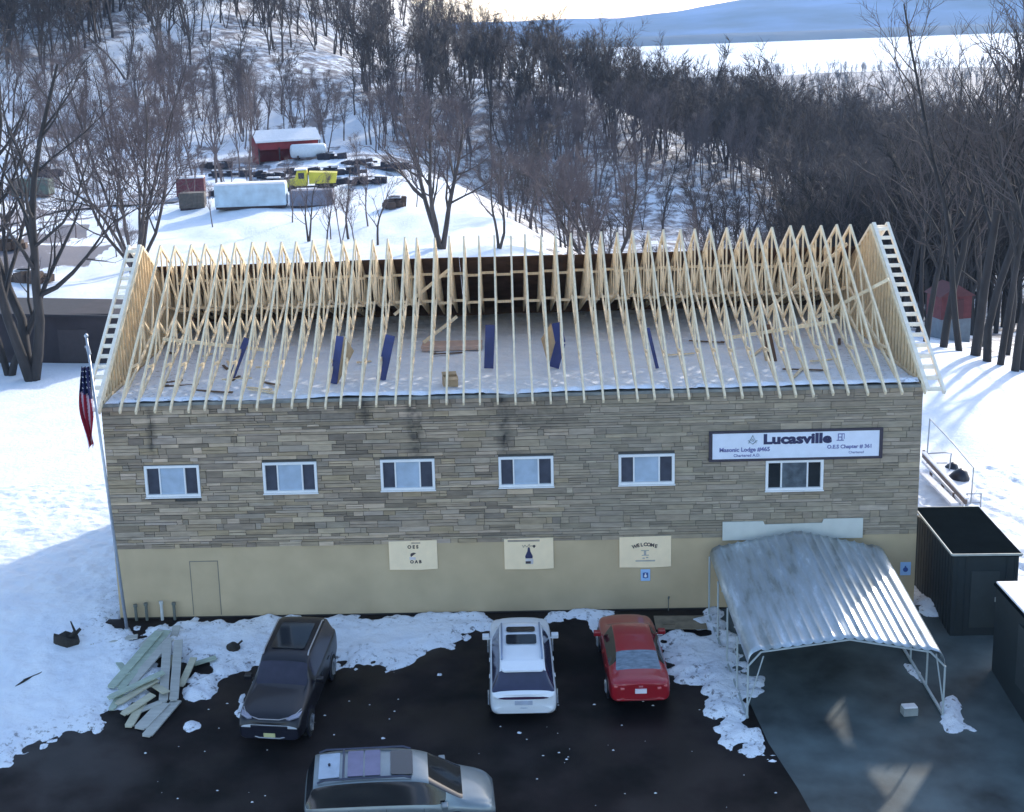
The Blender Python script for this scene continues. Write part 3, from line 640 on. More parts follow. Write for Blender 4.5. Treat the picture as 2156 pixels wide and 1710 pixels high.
# ------------------------------------------------------------------ flagpole and flag
fp = G(268, 1330, 0); pt = PY(182, 712, fp.y)
metal = mat('galvanised_pole', (.42, .45, .50), .4, metal=.6, var=.15, scale=5)
p = empty('flagpole', fp, 0, 'tall pale flagpole at the left corner of the building', 'flagpole')
PH = pt.z-fp.z
MB().tube([(0, 0, 0), (pt.x-fp.x, 0, PH)], [.06, .04], 10).build('pole', metal, p, smooth=True)
MB().tube([(0, 0, 0), (0, 0, .12)], [.14, .09], 12).build('base', metal, p)
MB().tube([(pt.x-fp.x, 0, PH-.02), (pt.x-fp.x, 0, PH+.08), (pt.x-fp.x, 0, PH+.16)], [.03, .08, .02], 10).build('finial', metal, p, smooth=True)
MB().bar((pt.x-fp.x, 0, PH-.25), (pt.x-fp.x+.05, 0, PH-.55), .05, .12).build('pulley', metal, p)
FZT = PY(176, 772, fp.y).z; FZB = PY(166, 943, fp.y).z
fl_o = empty('hanging_flag', (fp.x+(pt.x-fp.x)*(FZT-fp.z)/PH, fp.y, FZT), 0, 'limp striped flag with blue canton hanging down the flagpole', 'flag')
NU, NV = 42, 40; hh = FZT-FZB
def fpt(w, t, off=0):          # w across the gathered cloth from the pole outwards, t down its length
    z = -t*hh*(1-.16*w*(1-w)*2)-.15*w*t
    wd = .10+.30*math.sin(math.pi*min(1, .18+t*.75))**.8
    x = -.02-wd*w-.10*t*t-.05*math.sin(t*9+w*4)*t
    y = .10*math.sin(w*15+t*5)-.06-off
    return (x, y, z)
ms = {}
for i in range(NU):
    for j in range(NV):
        u0, u1, v0, v1 = i/NU, (i+1)/NU, j/NV, (j+1)/NV
        k = 'canton' if v0 < .40-.12*u0 else int(u0*5.2+v0*2.6+.5)
        ms.setdefault(k, MB()).add([fpt(u0, v0), fpt(u0, v1), fpt(u1, v1), fpt(u1, v0)], [(0, 1, 2, 3)])
for k in ms:
    nm, c = ('canton', (.015, .018, .085)) if k == 'canton' else (('red_stripe', (.30, .008, .03)) if k % 2 == 0 else ('white_stripe', (.74, .60, .68)))
    o = ms[k].build(nm, mat('cloth_'+nm, c, .85, var=.1), fl_o, fix=False, smooth=True)
st_ = MB()
for i in range(5):
    for j in range(4):
        c = Vector(fpt(.1+i*.18, .05+j*.07, .03)); st_.add([c+Vector((math.cos(t)*r, 0, math.sin(t)*r)) for t, r in [(math.pi*q/5+1.57, .022 if q % 2 == 0 else .01) for q in range(10)]], [tuple(range(10))])
st_.build('stars', white, fl_o, fix=False)
p = fl_o

# ------------------------------------------------------------------ carport
tin = mat('galvanised_roof', (.50, .56, .62), .32, metal=.55, var=.35, scale=1.1, stretch=(2.2, .6, 1), bump=.004)
tinw = mat('white_steel_frame', (.40, .45, .46), .45, var=.08)
yf, yb = G(1574, 1512).y, -.55
F_ = dict(l=PY(1575, 1402, yf), lt=PY(1603, 1372, yf), pk=PY(1790, 1346, yf), rt=PY(1960, 1372, yf), r=PY(1990, 1402, yf))
B_ = dict(l=PY(1494, 1172, yb), lt=PY(1515, 1152, yb), pk=PY(1678, 1120, yb), rt=PY(1835, 1150, yb), r=PY(1862, 1172, yb))
cp = empty('carport', ((F_['l'].x+F_['r'].x)/2, -4.4, 0), 0, 'galvanised tin carport with ribbed roof and rounded eaves at the right of the hall', 'carport')
off = Vector(cp.location)
n = tin.node_tree.nodes; l = tin.node_tree.links; b = n['Principled BSDF']; tc = n.new('ShaderNodeTexCoord'); mp = n.new('ShaderNodeMapping'); mp.inputs['Scale'].default_value = (2.0, .45, 1); l.new(tc.outputs['Object'], mp.inputs[0])
nz = n.new('ShaderNodeTexNoise'); nz.inputs['Scale'].default_value = .9; nz.inputs['Detail'].default_value = 9; nz.inputs['Roughness'].default_value = .65; l.new(mp.outputs[0], nz.inputs['Vector'])
cr = n.new('ShaderNodeValToRGB'); e_ = cr.color_ramp.elements; e_[0].position = .36; e_[0].color = (.30, .33, .33, 1); e_[1].position = .66; e_[1].color = (.72, .80, .90, 1)
for ps, cc in ((.44, (.42, .47, .50)), (.56, (.48, .55, .61)), (.62, (.62, .70, .78))): q = e_.new(ps); q.color = (*cc, 1)
l.new(nz.outputs[0], cr.inputs[0]); l.new(cr.outputs[0], b.inputs['Base Color'])
def prof(t):            # cross-section of the roof at depth t (0 front, 1 back), as points left eave -> right eave
    g_ = {k: F_[k].lerp(B_[k], t) for k in F_}
    def bow(a, b, m, n):
        return [a*(1-s)*(1-s)+m*2*s*(1-s)+b*s*s for s in [i/n for i in range(n)]]
    cl = Vector((g_['l'].x+.02, g_['l'].y, g_['lt'].z-.02)); cr = Vector((g_['r'].x-.02, g_['r'].y, g_['rt'].z-.02))
    a = bow(g_['l'], g_['lt'], cl, 6)+bow(g_['lt'], g_['pk'], (g_['lt']+g_['pk'])/2, 90)+bow(g_['pk'], g_['rt'], (g_['rt']+g_['pk'])/2, 90)+bow(g_['rt'], g_['r'], cr, 6)+[g_['r']]
    return a
NS = 24; rows = []
for i in range(NS+1):
    pr = prof(i/NS); out = []
    n = len(pr)
    for k, q in enumerate(pr):
        rib = .042*(1-abs(math.sin((k-6)*math.pi/10.6))**.5*1.6) if 6 <= k <= n-7 else 0
        out.append(q-off+Vector((0, 0, rib+.05)))
    rows.append(out)
mb = MB(); n = len(rows[0])
for r_ in rows: mb.v += [tuple(v) for v in r_]
for r_ in rows: mb.v += [tuple(v-Vector((0, 0, .012))) for v in r_]
T = (NS+1)*n
for i in range(NS):
    for k in range(n-1):
        q = i*n+k; mb.f.append((q, q+1, q+n+1, q+n)); mb.f.append((T+q, T+q+n, T+q+n+1, T+q+1))
for k in range(n-1): mb.f.append((k, k+T, k+1+T, k+1)); q = NS*n+k; mb.f.append((q, q+1, q+1+T, q+T))
for i in range(NS): mb.f.append((i*n, i*n+n, i*n+n+T, i*n+T)); q = i*n+n-1; mb.f.append((q, q+T, q+n+T, q+n))
mb.c = [None]*len(mb.f)
mb.build('ribbed_roof', tin, cp, fix=False, smooth=True)
for t in (0.004, .33, .66, .996):
    pr = [q-off-Vector((0, 0, .03)) for q in prof(t)][::6]+[prof(t)[-1]-off-Vector((0, 0, .03))]
    MB().tube(pr, .03, 6).build('roof_bow', tinw, cp)
for t in (0, .25, .5, .75, 1):
    for s in ('l', 'r'):
        a = F_[s].lerp(B_[s], t)-off; MB().tube([a, (a.x+.0, a.y, SLP*(a.y+off.y))], .032, 8).build('leg', tinw, cp)
for s in ('l', 'r'):
    a = F_[s]-off; b = B_[s]-off; MB().bar((a.x, a.y-.05, .05+SLP*(a.y+off.y)), (b.x, b.y, .05+SLP*(b.y+off.y)), .07, .07).build('base_rail', tinw, cp)
    MB().tube([(a.x, a.y, .35+SLP*(a.y+off.y)), (a.x+(.45 if s == 'l' else -.0), a.y+(.9 if s == 'r' else 0), a.z-.02 if s == 'r' else a.z+.3)], .022, 6).build('corner_brace', tinw, cp)

# ------------------------------------------------------------------ dark sheds on the right
dk = mat('dark_slate_paint', (.012, .020, .024), .7, var=.15, scale=2); trim = mat('pale_trim', (.36, .38, .36), .5)
dkr = mat('black_roofing', (.006, .009, .011), .95, var=.2, scale=2, bump=.004, bscale=20, spec=0)
c = [P(1929, 1077, 2.55), P(2066, 1077, 2.6), P(2144, 1168, 2.6), P(2002, 1166, 2.6)]
x0, x1, ya, yb_ = 27.95, 30.15, -2.15, 2.2
s = empty('utility_shed', ((x0+x1)/2, 0, 0), 0, 'dark flat-roofed shed with pale roof edge against the right end wall', 'shed'); ox = -(x0+x1)/2
MB().box(x0+ox+.06, x1+ox-.06, ya+.06, yb_-.06, -.4, 2.5).build('walls', dk, s)
MB().add([(x0+ox, ya, 2.52), (x1+ox, ya, 2.5), (x1+ox, yb_, 2.64), (x0+ox, yb_, 2.66), (x0+ox, ya, 2.62), (x1+ox, ya, 2.60), (x1+ox, yb_, 2.74), (x0+ox, yb_, 2.76)],
         [(0, 1, 2, 3), (4, 7, 6, 5), (0, 4, 5, 1), (1, 5, 6, 2), (2, 6, 7, 3), (3, 7, 4, 0)]).build('roof', dkr, s)
for k in range(8): x = x0+ox+.2+k*.26; MB().box(x, x+.03, ya+.04, ya+.06, -.3, 2.45).build('batten', dk, s) if not -.5 < x < .48 else None
for k in range(14): y = ya+.25+k*.3; MB().box(x0+ox+.04, x0+ox+.06, y, y+.03, -.2, 2.45).build('batten', dk, s)
e = MB().bar((x0+ox-.02, ya-.02, 2.6), (x1+ox+.02, ya-.02, 2.58), .035, .07).bar((x0+ox-.02, ya, 2.6), (x0+ox-.02, yb_, 2.74), .035, .07).bar((x0+ox, yb_+.02, 2.74), (x1+ox, yb_+.02, 2.72), .035, .06); e.build('roof_edging', trim, s)
MB().box(-.45, .45, ya+.035, ya+.055, .05, 2.0).build('door', mat('shed_door', (.026, .036, .04), .6), s); MB().box(.33, .38, ya+.0, ya+.03, .95, 1.1).build('handle', trim, s.children[-1])
A_ = P(2095, 1229, 2.4); s = empty('storage_shed', (A_.x, A_.y, 0), 0, 'dark shed with snow covered roof at the right edge of the picture', 'shed')
MB().box(.05, 3.2, -5.6, 0, -1.6, 2.32).build('walls', dk, s); MB().box(0, 3.3, -5.7, .08, 2.32, 2.40).build('roof', dkr, s)
sm = MATS.get('roof_snow') or mat('roof_snow', (.80, .78, .80), .7, var=.06, scale=2, bump=.02, bscale=3)
MB().box(.04, 3.26, -5.66, .04, 2.4, 2.47).build('snow_layer', sm, s, bevel=.03)
dr = MB().box(-.01, .04, -3.6, -2.2, .1, 2.0).build('double_door', MATS['shed_door'], s)
MB().box(-.035, -.012, -2.95, -2.9, .95, 1.15).build('handle', trim, dr)

# ramp with rails at the right side of the building
rmp = empty('access_ramp', P(2000, 1030, 0), 0, 'snow covered wooden ramp with pipe handrails beside the right end wall', 'ramp'); o3 = Vector(rmp.location)
aged = mat('aged_wood', (.20, .15, .13), .85, var=.25, scale=4); rail = mat('rail_pipe', (.36, .38, .42), .5, metal=.3)
def rp(px, py, z): return P(px, py, z)-o3
A0, A1 = rp(1940, 968, .75), rp(2030, 1062, .45); B0, B1 = rp(1975, 938, .75), rp(2058, 1030, .45)
dk_ = MB().add([A0, A1, B1, B0]+[v-Vector((0, 0, .12)) for v in (A0, A1, B1, B0)], [(0, 1, 2, 3), (7, 6, 5, 4), (0, 4, 5, 1), (1, 5, 6, 2), (2, 6, 7, 3), (3, 7, 4, 0)]); dk_.build('deck', sm, rmp)
MB().bar(rp(1944, 955, 1.2), rp(2034, 1054, .95), .10, .32).build('side_board', aged, rmp)
MB().bar(rp(1945, 952, 1.4), rp(2036, 1050, 1.15), .16, .06).build('snow_ledge', sm, rmp)
MB().bar(rp(1944, 996, .5), rp(2010, 1062, .4), .3, .10).build('lower_step', sm, rmp)
hr = MB().tube([rp(1952, 957, 1.0), rp(1958, 882, 2.5), rp(2008, 935, 2.3), rp(2050, 985, 2.1), rp(2044, 1060, .4)], .03, 6); hr.build('handrail', rail, rmp)
hr = MB().tube([rp(1952, 955, 1.3), rp(1990, 953, 1.4), rp(2003, 955, 1.4), rp(1998, 995, .5)], .03, 6).tube([rp(1950, 975, .8), rp(1995, 975, .9)], .025, 6); hr.build('cross_rail', rail, rmp)
MB().tube([rp(2036, 1070, .0), rp(2036, 1040, .9), rp(2066, 1040, .9), rp(2064, 1072, .0)], .03, 6).tube([rp(2020, 1060, .35), rp(2064, 1058, .4)], .03, 6).build('end_rail', rail, rmp)
for (px, py) in ((1960, 1000), (1985, 1022), (2008, 1050), (2030, 1066)):
    v = rp(px, py, .3); MB().box(v.x-.05, v.x+.05, v.y-.05, v.y+.05, -.0, .55).build('support', aged, rmp)
for k, (px, py, r_) in enumerate(((2003, 985, .3), (2020, 1005, .38))):
    v = P(px, py, .6); o = MB().tube([(0, 0, 0), (0, 0, r_*.8), (.05, 0, r_*1.5), (.02, .03, r_*1.8)], [r_, r_*1.15, r_*.7, .08], 9).build('black_bag', mat('black_plastic', (.012, .013, .025), .4), smooth=True); o.location = (v.x, v.y, .3)
    tag(o, ('smaller' if k == 0 else 'larger')+' black bag lying behind the ramp handrail', 'bag', 'black bags behind the ramp')

# plywood sheet on the ground right of the red car
a = G(1432, 1310, .05); pl = MB().box(-.85, .85, -.62, .5, 0, .03).box(-.6, -.2, -.3, 0, .03, .06).build('plywood_sheet', mat('weathered_ply', (.22, .18, .125), .8, var=.4, scale=2.5), bevel=.005); pl.location = a; pl.rotation_euler = (0, 0, -.03)
tag(pl, 'weathered tan plywood sheet on the ground beside the red car', 'plywood')
b_ = empty('snow_block', G(1914, 1504, 0), .1, 'pale snow capped block at the right front foot of the carport', 'block')
MB().box(-.22, .22, -.16, .16, 0, .24).build('block', mat('grey_block', (.28, .30, .29), .85, var=.2), b_, bevel=.02); MB().box(-.21, .21, -.15, .15, .24, .30).build('snow_cap', sm, b_, bevel=.03)

# ------------------------------------------------------------------ lumber pile
lg = mat('green_grey_board', (.36, .42, .34), .75, var=.2, scale=3, bump=.003, stretch=(.5, 3, 3)); lw = mat('pale_grey_board', (.42, .42, .39), .75, var=.15, scale=3, bump=.003, stretch=(.5, 3, 3)); lt_ = mat('tan_grey_board', (.46, .44, .33), .75, var=.15, scale=3, stretch=(.5, 3, 3))
BD = [((196, 1355), (290, 1340), .22, lw, .16, 'long grey board lying level at the back of the pile'), ((236, 1445), (335, 1330), .22, lg, .42, 'pale green board on top of the pile, running up towards the wall'),
      ((256, 1448), (352, 1328), .2, lg, .36, 'mossy green board second from the pile top'), ((276, 1440), (358, 1345), .22, lw, .38, 'whitish board between the green ones and the steep pair'),
      ((344, 1475), (352, 1350), .2, lw, .40, 'steep light grey board, left of the steep pair'), ((366, 1472), (376, 1348), .2, lw, .42, 'steep light grey board, right of the steep pair'),
      ((382, 1442), (408, 1385), .16, lt_, .30, 'short tan board leaning out to the right of the pile'), ((410, 1398), (455, 1384), .18, lg, .16, 'low green board half in snow towards the black car'),
      ((232, 1468), (345, 1415), .2, lg, .46, 'dark green board crossing the middle of the pile'), ((250, 1480), (330, 1430), .2, lt_, .30, 'creamy board under the crossing board'),
      ((262, 1502), (322, 1462), .22, lt_, .26, 'short thick cream board at the lower left of the pile'), ((322, 1440), (350, 1458), .18, lt_, .36, 'short cream block across the pile centre'),
      ((296, 1532), (345, 1480), .30, lw, .14, 'wide grey sheet sliding off the front of the pile'), ((310, 1548), (372, 1475), .24, lw, .10, 'pointed grey board lying furthest forward on the asphalt'),
      ((272, 1528), (300, 1480), .2, lt_, .12, 'low tan board at the left front of the pile'), ((236, 1492), (262, 1450), .16, lg, .14, 'short green board at the left edge of the pile'),
      ((250, 1395), (268, 1420), .15, lg, .25, 'stubby grey green board poking from the pile left'), ((285, 1500), (340, 1478), .18, lw, .16, 'thin grey board below the cream ones'),
      ((300, 1360), (340, 1326), .2, lw, .28, 'snowy board end nearest the flagpole'), ((365, 1345), (372, 1318), .18, lw, .24, 'snow dusted board end nearest the wall'), ((345, 1430), (360, 1380), .16, lt_, .25, 'buried tan board between the steep pair')]
for (a, b, w, m_, z, lab) in BD:
    A0, B0 = G(*a, z*.45), G(*b, z); mid = (A0+B0)/2
    mb = MB().bar(A0-mid, B0-mid, w*1.45, .05); d = (B0-A0).normalized(); mb.bar(A0-mid-d*.08, A0-mid+d*.02, w*1.1, .04)
    o = mb.build('lumber_board', m_, bevel=.006); o.location = mid; tag(o, lab, 'board', 'boards of the lumber pile')
rnd = random.Random(8)
stp = empty('tree_stump', G(141, 1360, 0), .3, 'dark jagged stump in the snow left of the flagpole', 'stump')
bark = mat('dark_bark', (.030, .026, .022), .9, var=.3, scale=6, bump=.02)
pts = [(math.cos(t)*.48*rnd.uniform(.8, 1.1), math.sin(t)*.3*rnd.uniform(.8, 1.1)) for t in [i*math.pi/6 for i in range(12)]]
mb = MB(); tz = [.35+rnd.uniform(-.1, .2) for _ in pts]
mb.add([(x*1.1, y*1.1, -.05) for x, y in pts]+[(x, y, z) for (x, y), z in zip(pts, tz)]+[(0, 0, .3)], [(i, (i+1) % 12, (i+1) % 12+12, i+12) for i in range(12)]+[(12+i, 12+(i+1) % 12, 24) for i in range(12)]); mb.build('stump', bark, stp)
MB().tube([(.15, 0, .3), (.3, .02, .5), (.2, .05, .85)], [.08, .05, .02], 6).tube([(.25, .1, .3), (.5, .15, .5)], [.08, .05], 6).build('root_stub', bark, stp)
br_ = MB(); a = G(20, 1455, .1); b = G(104, 1408, .12)
br_.tube([(0, 0, 0), (b-a)*.4+Vector((0, .06, .05)), (b-a)*.75, (b-a)], [.02, .05, .045, .03], 6).tube([(b-a)*.5, (b-a)*.3+Vector((0, .2, .08))], [.03, .01], 5)
o = br_.build('fallen_branch', bark, smooth=True); o.location = a; tag(o, 'fallen brown branch lying on the snow at the left edge', 'branch')
for k, (px, py, lab) in enumerate(((492, 1372, 'small dark clump beside the black car mirror'),)):
    o = empty('snow_brush', G(px, py, 0), 0, lab, 'clump'); MB().tube([(0, 0, 0), (0, 0, .2), (.03, 0, .32)], [.22, .24, .08], 9).build('clump', bark, o, smooth=True); MB().bar((.1, 0, .2), (.3, .1, .35), .05, .05).build('stub', bark, o)

# ------------------------------------------------------------------ cars
def car(name, label, cat, loc, heading, spec, paint, glassm):
    """body lofted from cross-sections: (x, sill z, half width, belt z, belt half width, roof z, roof half width)"""
    root = empty(name, (loc[0], loc[1], 0), heading, label, cat)
    S = spec['st']; n = len(S); V = []; Fc = []; Mi = []
    NP = 8
    for (x, zs, w, zb, wb, zr, wr) in S:
        pts = [(w*.80, zs), (w*.98, zs+.06), (w, zs+.45*(zb-zs)), (w*.99, zb-.10), (wb, zb), (wr, zr-.045), (wr*.86, zr-.005), (wr*.42, zr+.012)]
        V += [(x, y, z) for y, z in pts]+[(x, -y, z) for y, z in pts]+[(x, 0, zr+.018)]
    W_ = 2*NP+1
    def tagf(i, j, cap=None):
        return spec['tag'](i, j)
    for i in range(n-1):
        a = i*W_; b = a+W_
        for j in range(NP-1):
            Fc.append((a+j, b+j, b+j+1, a+j+1)); Mi.append(spec['tag'](i, j))
            Fc.append((a+NP+j, a+NP+j+1, b+NP+j+1, b+NP+j)); Mi.append(spec['tag'](i, j))
        Fc.append((a+NP-1, b+NP-1, b+2*NP, a+2*NP)); Mi.append(spec['tag'](i, NP-1))
        Fc.append((a+2*NP-1, a+2*NP, b+2*NP, b+2*NP-1)); Mi.append(spec['tag'](i, NP-1))
        Fc.append((a, a+NP, b+NP, b)); Mi.append('underside')
    for e, i in (('rear', 0), ('front', n-1)):
        a = i*W_
        for j in range(NP-1):
            Fc.append((a+j, a+j+1, a+NP+j+1, a+NP+j)); Mi.append(spec['cap'](e, j))
        Fc.append((a+NP-1, a+2*NP, a+2*NP-1)); Mi.append(spec['cap'](e, NP-2))
    me = bpy.data.meshes.new('c'); me.from_pydata(V, [], Fc); names = sorted(set(Mi))
    for k in names: me.materials.append(paint)
    for f_, k in zip(me.polygons, Mi): f_.material_index = names.index(k)
    bm = bmesh.new(); bm.from_mesh(me); bmesh.ops.recalc_face_normals(bm, faces=bm.faces); 
    cl = bm.edges.layers.float.new('crease_edge')
    for e_ in bm.edges:
        ms_ = {f_.material_index for f_ in e_.link_faces}
        if len(ms_) > 1: e_[cl] = .55
    bm.to_mesh(me); bm.free()
    tmp = bpy.data.objects.new('c', me); col.objects.link(tmp); sb = tmp.modifiers.new('s', 'SUBSURF'); sb.levels = 3; sb.render_levels = 3
    bpy.context.view_layer.update()
    ev = bpy.data.meshes.new_from_object(tmp.evaluated_get(bpy.context.evaluated_depsgraph_get())); bpy.data.objects.remove(tmp)
    co = np.zeros(len(ev.vertices)*3); ev.vertices.foreach_get('co', co); co = co.reshape(-1, 3)
    by = {}
    for p_ in ev.polygons: by.setdefault(names[p_.material_index], []).append(tuple(p_.vertices))
    mm = {'body': paint, 'underside': spec.get('under', MATS['black_plastic']), 'glass': glassm, 'windscreen': glassm, 'rear_window': spec.get('rglass', glassm), 'side_window': glassm,
          'headlight': mat('headlamp', (.62, .66, .72), .15, var=.1, coat=1), 'tail_light': mat('tail_lamp', (.30, .02, .03), .2, coat=1), 'bumper': spec.get('bump', paint), 'grille': MATS['black_plastic'], 'light_bar': mat('light_bar', (.06, .03, .07), .2, coat=.5)}
    def mk(k, fl_, nm, mt_):
        used = sorted({v for f_ in fl_ for v in f_}); mp_ = {v: q for q, v in enumerate(used)}
        m2 = bpy.data.meshes.new(nm); m2.from_pydata([tuple(co[v]) for v in used], [], [tuple(mp_[v] for v in f_) for f_ in fl_])
        m2.polygons.foreach_set('use_smooth', [True]*len(m2.polygons)); m2.materials.append(mt_); m2.update()
        o_ = bpy.data.objects.new(nm, m2); col.objects.link(o_); o_.parent = root; return o_
    for k, fl_ in by.items():
        if k in ('side_window', 'headlight', 'tail_light'):       # one part per side
            for s_ in (1, -1):
                sub_ = [f_ for f_ in fl_ if sum(co[v][1] for v in f_)*s_ > 0]
                if sub_: mk(k, sub_, k, mm[k])
        else: mk(k, fl_, k, mm[k])
    gap = mat('panel_gap', (.01, .01, .012), .8); SA = np.array(S, float)
    def sec(x, f):          # point on the body side at height fraction f between sill and belt
        v = [np.interp(x, SA[:, 0], SA[:, k]) for k in range(7)]; z = v[1]+f*(v[3]-v[1]); y = np.interp(f, [0, .1, .45, .85, 1], [.93*v[2], .97*v[2], .992*v[2], .985*v[2], v[4]]); return y, z
    for s_ in (1, -1):
        for xd in spec['doors']:
            pp = []
            for f_ in (.12, .3, .5, .7, .9): y, z = sec(xd, f_); pp.append((xd, s_*(y+.001), z))
            MB().tube(pp, .009, 4).build('door_seam', gap, root)
        for xd in spec['doors'][:-1]:
            y, z = sec(xd+.22, .78); MB().box(xd+.12, xd+.32, s_*(y+.01)-.015, s_*(y+.01)+.015, z-.015, z+.015).build('door_handle', paint, root, bevel=.006)
    tyre = mat('tyre', (.012, .012, .012), .85); rim = spec.get('rim') or mat('alloy', (.35, .36, .38), .35, metal=.7)
    R_ = spec['wr']
    for xw in spec['wx']:
        for s_ in (1, -1):
            yw = spec['hw']*s_
            MB().tube([(xw, yw-.01*s_-.02*s_, R_+.02), (xw, yw+.004*s_, R_+.02)], R_*1.17, 26).build('wheel_arch', MATS['black_plastic'], root)
            w_ = MB().tube([(xw, yw-.2*s_, R_), (xw, yw-.19*s_, R_), (xw, yw+.0*s_, R_), (xw, yw+.02*s_, R_)], [R_*.9, R_, R_, R_*.93], 26).build('wheel', tyre, root, smooth=False)
            rb = MB().tube([(xw, yw+.01*s_, R_), (xw, yw+.028*s_, R_)], R_*.66, 20)
            for q in range(5):
                t = q*2*math.pi/5; rb.bar((xw, yw+.034*s_, R_), (xw+math.cos(t)*R_*.6, yw+.034*s_, R_+math.sin(t)*R_*.6), .012, .07, up=(0, 1, 0))
            rb.build('rim', rim, w_)
    root.rotation_euler = (Matrix.Rotation(math.atan(SLP), 4, 'X')@Matrix.Rotation(heading, 4, 'Z')).to_euler(); root.location = (loc[0], loc[1], SLP*loc[1]+.006)
    xm, ym, zm = spec['mirror']
    for s_ in (1, -1):
        MB().box(-.09, .09, -.11, .11, -.07, .07, M=Matrix.Translation((xm, s_*(ym+.1), zm))).box(-.04, .02, -.06, .06, -.09, -.05, M=Matrix.Translation((xm, s_*(ym-.02), zm))).build('wing_mirror', spec.get('mirmat', paint), root, bevel=.03)
    return root
def lid(root, nm, x0, x1, w, z, mt, ztilt=0, th=.014, y0=None, r=.08):
    """rounded flat panel on the roof"""
    cy = 0 if y0 is None else y0; pts = []
    for (cx_, sy) in ((x1-r, w-r), (x0+r, w-r), (x0+r, -w+r), (x1-r, -w+r)):
        a0 = {(True, True): 0, (False, True): 90, (False, False): 180, (True, False): 270}[(cx_ > (x0+x1)/2, sy > 0)]
        for k in range(5): t = R(a0+k*22.5); pts.append((cx_+r*math.cos(t), cy+sy+r*math.sin(t)))
    mb = MB(); m_ = len(pts)
    zz = lambda x: z+ztilt*(x-(x0+x1)/2)
    mb.add([(x, y, zz(x)) for x, y in pts]+[(x, y, zz(x)+th) for x, y in pts], [tuple(range(m_)), tuple(range(m_, 2*m_))]+[(i, (i+1) % m_, (i+1) % m_+m_, i+m_) for i in range(m_)])
    return mb.build(nm, mt, root)
black_glass = mat('black_car_glass', (.012, .014, .018), .08, var=.1, spec=.7); navy_glass = mat('tinted_car_glass', (.03, .032, .07), .10, var=.15, spec=.7)

# white crossover, tail to the camera
def tg_suv(i, j):
    if j <= 3: return 'body'
    if j == 4: return 'side_window' if 3 <= i <= 8 else ('rear_window' if 1 <= i <= 2 else 'body')
    if i in (1, 2): return 'rear_window'
    if i == 9 and j >= 5: return 'windscreen'
    return 'body'
def cap_suv(e, j):
    if e == 'rear': return {0: 'bumper', 1: 'bumper', 2: 'body', 3: 'light_bar', 4: 'body'}.get(j, 'body')
    return {0: 'grille', 1: 'grille', 2: 'grille', 3: 'headlight'}.get(j, 'body')
suv = dict(doors=(1.05, 2.0, 2.95), st=[(0, .42, .86, .98, .82, 1.04, .76), (.12, .32, .96, 1.06, .92, 1.10, .84), (.24, .28, .985, 1.10, .92, 1.20, .80), (.52, .26, .99, 1.10, .91, 1.56, .68), (.78, .26, .99, 1.09, .91, 1.65, .66), (1.5, .26, .985, 1.07, .91, 1.70, .66), (2.0, .26, .98, 1.06, .91, 1.715, .66), (2.5, .26, .98, 1.05, .91, 1.71, .655), (2.95, .26, .98, 1.04, .90, 1.67, .64),
               (3.2, .26, .98, 1.03, .90, 1.58, .63), (3.85, .26, .98, 1.0, .88, 1.06, .74), (4.4, .28, .965, .94, .86, .98, .74), (4.75, .32, .90, .84, .80, .88, .68), (4.9, .42, .76, .72, .68, .76, .58)],
           tag=tg_suv, cap=cap_suv, wx=(.95, 3.9), hw=.985, wr=.37, mirror=(3.25, .98, 1.08))
pearl = mat('pearl_white', (.78, .81, .86), .28, var=.03, coat=.6)
c1 = G(1103, 1506, .35)
w_suv = car('white_crossover', 'white crossover with two black sunroof panels parked tail outwards', 'car', (c1.x, c1.y), R(90.5), suv, pearl, navy_glass)
w_suv.scale = (1.05, 1.02, 1.03)
lid(w_suv, 'sunroof', 2.36, 2.66, .44, 1.742, black_glass, -.02); lid(w_suv, 'sunroof', 1.66, 2.20, .46, 1.742, black_glass, .0)
grl = mat('blue_grey_rail', (.26, .32, .45), .35, metal=.4)
for s_ in (1, -1): MB().tube([(.95, s_*.60, 1.66), (1.1, s_*.60, 1.73), (2.9, s_*.585, 1.735), (3.05, s_*.585, 1.64)], .028, 8).build('roof_rail', grl, w_suv, smooth=True)
lid(w_suv, 'spoiler', .40, .80, .62, 1.60, pearl, .24, th=.05, r=.1)
MB().box(-.02, .0, -.26, .26, .70, .84, M=Matrix.Translation((.015, 0, 0))).build('number_plate', mat('plate_grey', (.45, .50, .62), .4), w_suv)
MB().tube([(.06, -.7, .60), (.0, 0, .60), (.06, .7, .60)], .012, 6).build('bumper_line', grl, w_suv)
